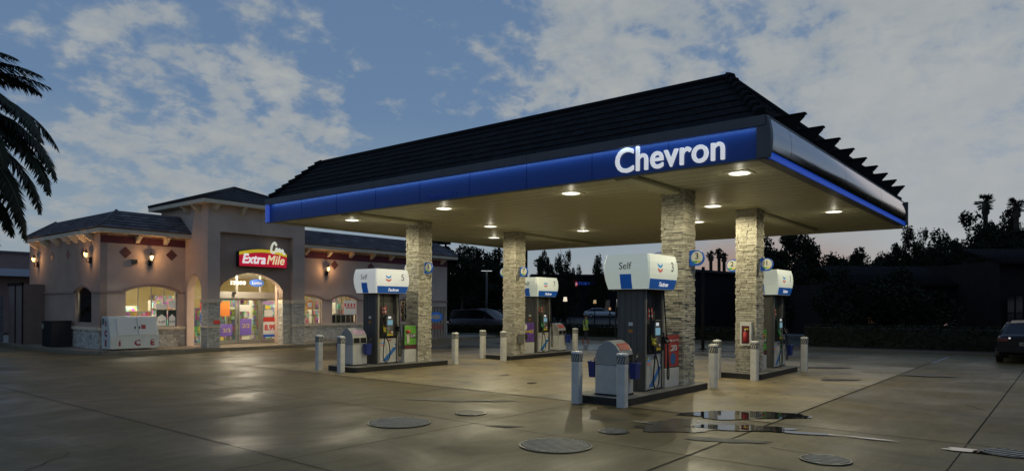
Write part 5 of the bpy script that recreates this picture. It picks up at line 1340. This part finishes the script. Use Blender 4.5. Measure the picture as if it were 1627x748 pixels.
q = MB(); q.prism([(31.6, 9.7), (36.4, -18), (40, -18), (36, 10.8), (34, 11)], -.02, .12, mat('kerb_dark', (.10, .095, .085), .8), mat('bed_soil', (.03, .026, .018), .9)); struct(q.build('planting_bed', None))
q = MB(); q.prism([(29.8, 35), (29.6, 29), (32.0, 26), (32.6, 20), (34.2, 12.6), (38, 12.6), (38, 40)], -.02, .13, mat('kerb_dark', (.10, .095, .085), .8), mat('bed_grass', (.03, .045, .018), .9, vary=.3, vscale=3)); struct(q.build('planting_bed', None))
def grass(poly_fn, n, label):
    rnd = random.Random(8); q = MB()
    for i in range(n):
        x, y = poly_fn(rnd); a = rnd.uniform(0, 6.28); h = rnd.uniform(.05, .16); dx, dy = .02 * math.cos(a), .02 * math.sin(a); lx, ly = rnd.uniform(-.05, .05), rnd.uniform(-.05, .05)
        q.face([(x - dx, y - dy, .125), (x + dx, y + dy, .125), (x + lx, y + ly, .125 + h)], M_foil2)
    o = q.build('grass', None); o['kind'] = 'stuff'; o['label'] = label; o['category'] = 'grass'
def gp(r_):
    t = r_.random(); return (32.6 + 1.6 * t + r_.random() * 3.2 - (0 if t > .3 else 1.4), 27.5 - 14.5 * t + r_.uniform(-.3, .3))
grass(gp, 9000, 'short dark grass on the planting strip behind the forecourt')

# ------------------------------------------------------------------ background buildings
M_glow = mat('dim_window', (.04, .04, .04), .3, emit=.03, ecol=(.5, .45, .4))
r_ = empty('parts_store', (0, 0, 0), 'long dark shop with blue lit sign, seen under the canopy', 'building'); 
def oriented_box(q, px0, px1, Y, depth, z0, z1, m):
    a = Vector((*at(px0, Y), 0)); b = Vector((*at(px1, Y), 0)); F_ = Vector((CYW, SY, 0)) * depth
    q.prism([(a.x, a.y), (b.x, b.y), (b.x + F_.x, b.y + F_.y), (a.x + F_.x, a.y + F_.y)], z0, z1, m)
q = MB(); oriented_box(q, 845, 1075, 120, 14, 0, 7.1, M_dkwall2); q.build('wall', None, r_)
q = MB(); oriented_box(q, 843, 1077, 119.6, 15, 7.1, 7.4, mat('dark_coping', (.03, .027, .027), .8)); q.build('coping', None, r_)
c = at(930, 119.3); rotm = Matrix.Rotation(R(39.095 - 90) , 4, 'Z') @ Matrix.Rotation(R(90), 4, 'X')
me = text_mesh('STORAGE', .72, ext=.05, shear=.3); me.transform(rotm); me.materials.clear(); me.materials.append(mat('blue_neon', (.02, .06, .4), .5, emit=.30, ecol=(.03, .12, .75))); link('sign_lettering', me, r_, (*c, zat(450.5, 119.3, 930)))
c = Vector((*at(912, 119.2), zat(451.5, 119.2, 911)))
q = MB(); Rv = Vector((SY, -CYW, 0)); q.face([c + Rv * .62 * math.cos(t) + Vector((0, 0, .62 * math.sin(t))) for t in [2 * math.pi * k / 20 for k in range(20)]], mat('sign_roundel_red', (.4, .05, .06), .5, emit=.5, ecol=(.7, .04, .06))); rd = q.build('roundel', None, r_)
q = MB(); c2 = c - Vector((CYW, SY, 0)) * .05; q.face([c2 + Rv * .5 * math.cos(t) + Vector((0, 0, .02 + .25 * math.sin(t))) for t in [2 * math.pi * k / 20 for k in range(20)]], mat('roundel_white', (.6, .6, .6), .5, emit=.5, ecol=(.8, .7, .75))); q.build('roundel_bar', None, rd)
q = MB()
for px in (868, 888, 960, 1000, 1030): oriented_box(q, px, px + 9, 119.7, .2, .4, 3.0, M_glow)
q.build('window', None, r_)
# dark block building between the two right-hand columns
r_ = empty('dark_wall_building', (0, 0, 0), 'tall dark blank walled building between the right columns', 'building')
q = MB(); a = Vector((*at(1066, 52), 0)); b = Vector((*at(1216, 62), 0)); F_ = Vector((CYW, SY, 0)) * 12
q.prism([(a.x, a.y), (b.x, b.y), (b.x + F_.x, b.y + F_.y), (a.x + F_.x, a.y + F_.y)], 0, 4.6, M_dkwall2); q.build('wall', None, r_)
q = MB(); q.prism([(a.x - .3, a.y - .3), (b.x + .1, b.y - .3), (b.x + F_.x, b.y + F_.y), (a.x + F_.x, a.y + F_.y)], 4.6, 4.8, mat('dark_coping', (.05, .04, .042), .8)); q.build('coping', None, r_)
r_ = empty('tall_post', (*at(1117, 30), 0), 'slim dark post rising right of the nearest stone column', 'post'); q = MB(); q.cyl((0, 0), .07, 0, 3.6, M_dkwall2, 10); q.cyl((0, 0), .16, 0, .05, M_dkwall2, 10); q.build('shaft', None, r_)
# dark building at right, with tiled roofs
r_ = empty('restaurant_building', (0, 0, 0), 'dark stucco building with tiled roofs and divided windows behind the hedge at right', 'building')
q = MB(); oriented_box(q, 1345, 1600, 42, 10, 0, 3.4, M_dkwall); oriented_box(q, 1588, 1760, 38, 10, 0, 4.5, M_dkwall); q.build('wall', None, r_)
def lean_roof(px0, px1, Y, z0, z1, dep):
    a = Vector((*at(px0, Y), z0)); b = Vector((*at(px1, Y), z0)); F_ = Vector((CYW, SY, 0)); up = F_ * dep + Vector((0, 0, z1 - z0)); q = MB(); f = -F_ * .5 - Vector((0, 0, .2)); 
    m = mat('unlit_roof_tile', (.014, .012, .012), .95, spec=.1); n = int((b - a).length / .28)
    q.face([a + f, b + f, b + up, a + up], m)
    for k in range(n):
        p = a.lerp(b, (k + .5) / n); q.tube([p + f + Vector((0, 0, .03)), p + up + Vector((0, 0, .03))], .09, m, 6)
    q.build('tiled_roof', None, r_)
lean_roof(1340, 1596, 42, 3.4, 4.5, 3.2); lean_roof(1583, 1765, 38, 4.5, 5.3, 3.0)
M_wf = mat('window_frame_pale', (.30, .29, .28), .6)
def bwin(px0, px1, Y, z0, z1, nx, nz, lit=None, archy=0, m=M_wf):
    a = Vector((*at(px0, Y), 0)); b = Vector((*at(px1, Y), 0)); d = (b - a); q = MB(); F_ = Vector((CYW, SY, 0)) * .05
    gl = MB(); gl.face([a + F_ * .5 + Vector((0, 0, z0)), b + F_ * .5 + Vector((0, 0, z0)), b + F_ * .5 + Vector((0, 0, z1)), a + F_ * .5 + Vector((0, 0, z1))], lit or mat('night_pane', (.015, .015, .018), .08))
    def bar(p, r2): q.tube([p, r2], .028, m, 4)
    for k in range(nx + 1): p = a.lerp(b, k / nx); bar(p + Vector((0, 0, z0)), p + Vector((0, 0, z1)))
    for k in range(nz + 1): z = z0 + (z1 - z0) * k / nz; bar(a + Vector((0, 0, z)), b + Vector((0, 0, z)))
    o = q.build('window', None, r_); gl.build('pane', None, o)
bwin(1354, 1398, 41.7, .9, 2.0, 3, 2, mat('warm_pane', (.03, .025, .02), .2, emit=.035, ecol=(.6, .35, .15)), m=M_dkwall2)
bwin(1515, 1552, 41.7, .75, 1.9, 3, 3); bwin(1600, 1640, 37.7, .6, 2.6, 3, 2, m=M_dkwall2)
r_ = empty('red_sign', (*at(1502, 41.3), .75), 'small pink lit sign low beside the divided window at right', 'sign'); q = MB(); q.cbox((0, 0, .18), (.55, .08, .32), mat('pink_lit', (.5, .1, .1), .5, emit=.35, ecol=(.8, .35, .35))); q.cbox((0, -.05, .05), (.75, .06, .16), mat('white_lit_small', (.5, .45, .45), .5, emit=.3, ecol=(.8, .7, .7))); q.build('panel', None, r_)
# store-end tower at the left of the gap
r_ = empty('pergola_tower', (0, 0, 0), 'dark slatted tower roof above the right end of the store', 'tower')
q = MB(); oriented_box(q, 690, 700, 45, 1, 0, 5.2, M_dkwall); q.build('post', None, r_)
q = MB()
for z in (5.2, 5.6, 6.0): oriented_box(q, 676, 712, 45, 1.8, z, z + .14, M_dkwall)
oriented_box(q, 706, 709, 45, .2, 4.6, 6.4, M_dkwall); q.build('slats', None, r_)
# street lights
def streetlight(px, Y, ytop, ybase, lab, arm=1):
    x, y = at(px, Y); h = zat(ytop, Y, px); o = empty('street_light', (x, y, 0), lab, 'street light', 'street lights beyond the forecourt')
    q = MB(); q.cyl((0, 0), .09, 0, h, mat('pole_dark', (.05, .05, .05), .5), 10, .06); q.cyl((0, 0), .2, 0, .3, M_dkwall2, 10); q.build('pole', None, o)
    q = MB(); u = Rv * .45 * arm; q.cbox((0, 0, h + .05), (.9, .28, .09), M_dkwall2, Matrix.Rotation(R(39.095 - 90), 3, 'Z')); hd = q.build('lamp_head', None, o)
    q = MB(); q.cbox((0, 0, h + .0), (.75, .22, .03), mat('street_lens', (.7, .75, .7), .5, emit=1.0, ecol=(.75, .82, .78)), Matrix.Rotation(R(39.095 - 90), 3, 'Z')); q.build('lens', None, hd)
streetlight(773, 48, 430, 530, 'street light with a lit flat head left of the farthest stone column')
r_ = empty('tall_pole', (*at(835.5, 70), 0), 'tall dark pole rising behind the pump marked 7', 'pole'); q = MB(); q.cyl((0, 0), .16, 0, 9.5, M_dkwall2, 10); q.cyl((0, 0), .3, 0, .4, M_dkwall2, 10); q.build('shaft', None, r_)
def lamp_dot(px, py, Y, s, c, lab):
    o = empty('garden_lamp', (*at(px, Y), 0), lab, 'lamp', 'distant small lamps'); z = zat(py, Y, px)
    q = MB(); q.cyl((0, 0), .05, 0, z - s, M_dkwall2, 6); q.build('post', None, o)
    q = MB(); q.cyl((0, 0), s, z - s, z + s, mat('dot_' + str(px), c, .5, emit=.8, ecol=c), 8, s * .7); q.build('globe', None, o)
lamp_dot(898, 475, 70, .22, (1, .85, .6), 'small lit globe lamp under the blue shop sign'); lamp_dot(945, 479, 72, .18, (.45, .3, .15), 'dim amber lamp right of the blue shop sign'); lamp_dot(969, 490, 60, .1, (.6, .3, .15), 'tiny amber lamp beside the nearest pump'); lamp_dot(1294, 467, 50, .1, (.7, .4, .35), 'tiny lamp in the trees right of the pump marked 1')
# hills on the horizon at left
q = MB(); pts = []
for k in range(60):
    a = R(20 + k * 2.4); rr = 620; h = 14 + 16 * noise.noise(Vector((k * .21, 0, 3))) + 5 * noise.noise(Vector((k * .9, 2, 3))) + (24 if k > 40 else 0); pts.append((rr * math.cos(a), rr * math.sin(a), max(5, h)))
for (x0, y0, h0), (x1, y1, h1) in zip(pts[:-1], pts[1:]):
    q.face([(x0, y0, -1), (x1, y1, -1), (x1 * 1.05, y1 * 1.05, h1), (x0 * 1.05, y0 * 1.05, h0)]); q.face([(x0 * 1.05, y0 * 1.05, h0), (x1 * 1.05, y1 * 1.05, h1), (x1 * 1.3, y1 * 1.3, -1), (x0 * 1.3, y0 * 1.3, -1)])
struct(q.build('hills', mat('hill_scrub', (.045, .05, .055), .9, vary=.4, vscale=.05)))
# trees out of frame that the polished fascia mirrors, and road beyond
k = 0
for (x, y, h, w, lab) in [(95, -24, 23, 12, 'first tree of the long row running away beyond the right edge'), (112, -20, 20, 13, 'second tree of the long row running away beyond the right edge'), (130, -26, 26, 15, 'third tree of the long row running away beyond the right edge'), (150, -22, 22, 15, 'fourth tree of the long row running away beyond the right edge'), (172, -28, 28, 17, 'fifth tree of the long row running away beyond the right edge'), (196, -24, 24, 18, 'sixth tree of the long row running away beyond the right edge'), (222, -30, 30, 20, 'last tree of the long row running away beyond the right edge'), (8, -27, 11, 8, 'tree across the road to the right of the forecourt, closest to the camera'), (80, -20, 13, 10, 'tree far along the road beyond the others'), (20, -26, 11, 8, 'tree across the road to the right of the forecourt, nearest'), (30, -28, 12, 8, 'tree across the road to the right of the forecourt, second'), (41, -27, 10, 8, 'tree across the road to the right of the forecourt, third'), (52, -25, 12, 8, 'tree across the road to the right of the forecourt, fourth'), (64, -22, 12, 9, 'tree across the road to the right of the forecourt, farthest')]:
    o = empty('broadleaf_tree', (x, y, 0), lab, 'tree', 'trees across the road'); c = link('crown', crowns[k % 4], o, (0, 0, h * .55)); c.scale = (w, w, h * .45); t = link('trunk', trunks[k % 2], o); t.scale = (w * .8, w * .8, h * .6); k += 1
q = MB(); P0 = Vector((45, 55, .004)); 
struct(q.build('road', None)) if False else None
q = MB(); q.face([(46, -40, -.006), (58, -40, -.006), (58, 120, -.006), (46, 120, -.006)]); struct(q.build('road', mat('road_asphalt', (.035, .033, .031), .6, vary=.2, vscale=.5)))
q = MB(); q.box(44.2, 46, -40, 120, -.01, .13, mat('pavement_grey', (.13, .12, .11), .7)); struct(q.build('pavement', None))

# ------------------------------------------------------------------ vehicles
def car(loc, rz, label, paint, kind='sedan', lights='rear', s=1.):
    """x forward; length 4.5, width 1.78"""
    root = empty('parked_car' if kind == 'sedan' else 'parked_van', loc, label, 'car' if kind == 'sedan' else 'van', None, rz)
    L_, Wd = (4.5, .88) if kind == 'sedan' else (4.9, .95)
    if kind == 'sedan':
        lower = [(-2.22, .34, .80), (-2.25, .62, .84), (-2.18, .90, .84), (-1.2, .97, .87), (.6, .97, .88), (1.5, .88, .86), (2.05, .76, .80), (2.25, .52, .74), (2.2, .30, .72)]
        cabin = [(-1.95, .92, .76), (-1.25, 1.34, .60), (-.2, 1.42, .60), (.35, 1.38, .60), (1.15, .93, .74)]
    else:
        lower = [(-2.4, .36, .88), (-2.42, .9, .92), (-2.40, 1.08, .92), (-1.2, 1.08, .94), (1.2, 1.06, .94), (1.9, .96, .88), (2.35, .84, .82), (2.42, .55, .80), (2.35, .34, .78)]
        cabin = [(-2.38, 1.05, .86), (-2.2, 1.62, .76), (-.2, 1.72, .76), (.55, 1.62, .74), (1.45, 1.04, .82)]
    # body as cross-sections along x
    def top_at(x, prof):
        P = [(a, b) for a, b, c in prof]
        for (xa, za), (xb, zb) in zip(P[:-1], P[1:]):
            if xa <= x <= xb and xb > xa: return za + (zb - za) * (x - xa) / (xb - xa)
        return P[0][1] if x < P[0][0] else P[-1][1]
    xs_ = [-2.24, -2.2, -2.0, -1.6, -1.2, -.6, 0, .6, 1.2, 1.6, 1.9, 2.1, 2.22] if kind == 'sedan' else [-2.42, -2.36, -2.1, -1.6, -1.2, -.6, 0, .6, 1.2, 1.6, 2.0, 2.25, 2.40]
    ztop = (lambda x: {True: lambda: .97 - .10 * max(0, (x - .6) / 1.6) ** 1.3 * 1.6 - (.08 if x < -2.1 else 0)}[True]()) if kind == 'sedan' else (lambda x: 1.08 - .16 * max(0, (x - 1.0) / 1.4) ** 1.4)
    rings = []
    for i, x in enumerate(xs_):
        e = max(0, (abs(x) - 1.6) / .7) ** 2; w = Wd - .10 * e; zt = ztop(x); zl = .26 + .10 * e
        end = i in (0, len(xs_) - 1); k2 = .06 if end else 0
        rings.append([(x, -w + .10 + k2, zl + k2), (x, -w, zl + .12), (x, -w, .62), (x, -w + .03, zt - .12), (x, -w + .14, zt - k2), (x, 0, zt + .02 - k2), (x, w - .14, zt - k2), (x, w - .03, zt - .12), (x, w, .62), (x, w, zl + .12), (x, w - .10 - k2, zl + k2), (x, 0, zl + k2)])
    q = MB(); q.loft(rings, paint, True, True); body = q.build('body', None, root)
    q = MB(); rr = []
    for x, z, w in cabin:
        zb = ztop(x) - .02
        rr.append([(x, -Wd + .12, zb), (x, -w - .02 if z > 1.1 else -Wd + .14, max(z - .05, zb + .01)), (x, -w + .10, max(z, zb + .02)), (x, 0, max(z + .025, zb + .03)), (x, w - .10, max(z, zb + .02)), (x, w + .02 if z > 1.1 else Wd - .14, max(z - .05, zb + .01)), (x, Wd - .12, zb)])
    q.loft(rr, mat('car_glass', (.008, .009, .011), .12, spec=.25), True, False); gh = q.build('windows', None, root)
    q = MB(); i0, i1 = 1, 3
    for i in range(i0, i1): q.loft([[Vector(p) + Vector((0, 0, .012)) for p in rr[i][2:5]] + [Vector(p) + Vector((0, 0, -.01)) for p in rr[i][2:5][::-1]], [Vector(p) + Vector((0, 0, .012)) for p in rr[i + 1][2:5]] + [Vector(p) + Vector((0, 0, -.01)) for p in rr[i + 1][2:5][::-1]]], paint)
    for i in range(len(rr) - 1):
        for j in (1, 5): q.tube([rr[i][j], rr[i + 1][j]], .028, paint, 5)
    q.build('roof', None, gh)
    wx = 1.38 if kind == 'sedan' else 1.5
    for x in (-wx, wx):
        for sgn in (-1, 1):
            q = MB(); n = 20; y0, y1 = sgn * (Wd - .20), sgn * (Wd + .005)
            q.loft([[(x + r_ * math.cos(2 * math.pi * k / n), y, .32 + r_ * math.sin(2 * math.pi * k / n)) for k in range(n)] for r_, y in ((.30, y0), (.325, y0 + sgn * .03), (.325, y1 - sgn * .03), (.30, y1))], M_rubber, True, True); wh = q.build('wheel', None, root)
            q = MB(); q.loft([[(x + r_ * math.cos(2 * math.pi * k / n), y, .32 + r_ * math.sin(2 * math.pi * k / n)) for k in range(n)] for r_, y in ((.20, y1), (.17, y1 + sgn * .012))], mat('wheel_rim', (.3, .3, .31), .3, .8), True); q.build('rim', None, wh)
    tl = mat('tail_red', (.07, .006, .006), .25); hl = mat('head_lamp', (.6, .6, .6), .1)
    xr = xs_[0]; xf = xs_[-1]
    for sgn in (-1, 1):
        q = MB(); q.cbox((xr + .03, sgn * (Wd - .24), .80), (.10, .30, .14), tl); q.build('tail_light', None, root, bevel=.02)
        q = MB(); q.cbox((xf - .10, sgn * (Wd - .26), .66), (.18, .30, .13), mat('amber_lit', (.6, .3, .05), .4, emit=1.2, ecol=(1, .5, .12)) if lights == 'front' and sgn < 0 else hl); q.build('headlight', None, root, bevel=.03)
        q = MB(); q.cbox((.75, sgn * (Wd + .07), 1.0 if kind == 'sedan' else 1.12), (.12, .18, .11), paint); q.build('mirror', None, root, bevel=.02)
    q = MB(); q.box(xr - .05, xr + .12, -Wd + .10, Wd - .10, .36, .56, paint); q.build('bumper', None, root, bevel=.03)
    q = MB(); q.box(xf - .14, xf + .04, -Wd + .12, Wd - .12, .32, .50, paint); q.build('bumper', None, root, bevel=.03)
    q = MB(); q.box(xr - .012, xr + .02, -.19, .19, .61, .73, mat('plate_white', (.16, .155, .14), .5)); pl = q.build('number_plate', None, root)
    q = MB()
    for k in range(6): q.box(xr - .016, xr - .011, -.155 + k * .055, -.12 + k * .055, .64, .70, M_ink)
    q.build('plate_characters', None, pl)
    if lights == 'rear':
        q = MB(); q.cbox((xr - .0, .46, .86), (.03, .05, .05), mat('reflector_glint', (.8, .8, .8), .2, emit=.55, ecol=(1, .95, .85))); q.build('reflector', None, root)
    return root
car((30.9, 1.15, 0), 0, 'dark sedan parked facing the hedge, seen from behind, at the right edge', mat('car_paint_dark', (.006, .0065, .008), .2, spec=.25, vary=.05))
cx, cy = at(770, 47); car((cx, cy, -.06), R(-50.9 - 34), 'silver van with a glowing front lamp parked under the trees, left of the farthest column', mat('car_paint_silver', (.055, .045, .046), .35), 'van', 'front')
cx, cy = at(953, 100); car((cx, cy, .2), R(-50.9), 'small white car far off beyond the street, seen between the two middle pumps', mat('car_paint_white', (.45, .45, .45), .3), 'sedan', 'none')

# ------------------------------------------------------------------ person in a reflective vest
def person():
    x, y = at(931, 34.2); root = empty('person', (x, y, 0), 'person in a yellow green reflective vest walking on the far side of the forecourt', 'person', None, R(39.095 - 90 + 60))
    # local: -y is forward
    H = 1.42 / 1.75
    V = [((0, 0, .95), (.15, .105)), ((0, 0, 1.10), (.135, .095)), ((0, .01, 1.28), (.16, .11)), ((0, .01, 1.42), (.13, .09)), ((0, 0, 1.50), (.055, .055)), ((0, -.01, 1.56), (.06, .06)), ((0, -.02, 1.66), (.085, .10)), ((0, -.01, 1.73), (.06, .075))]
    E = [(i, i + 1) for i in range(7)]
    def addc(start, chain):
        prev = start
        for p, r_ in chain: V.append((p, r_)); E.append((prev, len(V) - 1)); prev = len(V) - 1
    for s, st in ((-1, .18), (1, -.16)):
        addc(0, [((s * .09, 0, .90), (.085, .085)), ((s * .10, -st * .55, .52), (.058, .062)), ((s * .10, -st + (.10 if st < 0 else 0), .12), (.04, .042)), ((s * .10, -st + (.08 if st < 0 else 0) - .01, .05), (.042, .05)), ((s * .11, -st - .12 + (.08 if st < 0 else 0), .035), (.035, .028))])
        addc(3, [((s * .19, .01, 1.42), (.052, .052)), ((s * .23, .04 * s, 1.16), (.04, .04)), ((s * .24, -.10 + .04 * s, .94), (.03, .03)), ((s * .24, -.13 + .04 * s, .86), (.026, .038))])
    me = bpy.data.meshes.new('body'); me.from_pydata([tuple(c * H for c in p) for p, r_ in V], E, []); o = link('body', me, root)
    m = o.modifiers.new('skin', 'SKIN'); o.modifiers.new('sub', 'SUBSURF').levels = 1; o.modifiers['sub'].render_levels = 2
    for i, (p, r_) in enumerate(V): me.skin_vertices[0].data[i].radius = (r_[0] * H, r_[1] * H)
    me.skin_vertices[0].data[0].use_root = True
    dg = bpy.context.evaluated_depsgraph_get(); nm = bpy.data.meshes.new_from_object(o.evaluated_get(dg)); o.modifiers.clear(); o.data = nm
    skin = mat('skin', (.30, .17, .11), .6); tr = mat('dark_trousers', (.03, .03, .04), .8); sh = mat('dark_shirt', (.05, .045, .05), .8); boots = mat('orange_boots', (.30, .06, .03), .7)
    nm.materials.clear(); [nm.materials.append(z) for z in (skin, tr, sh, boots)]
    for pgn in nm.polygons:
        z = pgn.center.z / H; ax = abs(pgn.center.x / H); pgn.use_smooth = True
        pgn.material_index = 3 if z < .30 else 1 if z < .98 and ax < .19 else (0 if z > 1.50 or (ax > .2 and z < .93) else 2)
    q = MB(); n = 18
    rings = [[(rx * H * math.cos(2 * math.pi * k / n), .01 + ry * H * math.sin(2 * math.pi * k / n), z * H) for k in range(n)] for rx, ry, z in ((.20, .15, .84), (.185, .145, .95), (.175, .13, 1.12), (.205, .15, 1.30), (.19, .13, 1.42), (.10, .08, 1.49))]
    q.loft(rings, mat('vest_yellow_green', (.38, .55, .05), .7), False, True); v = q.build('vest', None, root)
    q = MB(); rings = [[(rx * H * math.cos(2 * math.pi * k / n), .01 + ry * H * math.sin(2 * math.pi * k / n), z * H) for k in range(n)] for rx, ry, z in ((.182, .137, 1.08), (.181, .136, 1.13))]
    q.loft(rings, mat('reflective_tape', (.6, .6, .58), .3), False, True); q.build('reflective_band', None, v)
    q = MB(); rings = [[(rx * H * math.cos(2 * math.pi * k / n), (.0 + ry * math.sin(2 * math.pi * k / n)) * H, z * H) for k in range(n)] for rx, ry, z in ((.092, .10, 1.66), (.096, .108, 1.71), (.07, .085, 1.765), (.02, .02, 1.785))]
    q.loft(rings, mat('dark_hair', (.02, .015, .012), .7), True, True); q.build('hair', None, root)
    q = MB()
    for s in (-1, 1): q.cbox((s * .03 * H, -.118 * H, 1.665 * H), (.022 * H, .012, .010), M_black); q.cbox((s * .093 * H, 0, 1.65 * H), (.02, .03, .05), skin)
    q.cbox((0, -.128 * H, 1.64 * H), (.02, .03, .035), skin); q.cbox((0, -.118 * H, 1.61 * H), (.04, .01, .008), mat('lip', (.25, .09, .08), .6)); q.build('face', None, root)
person()
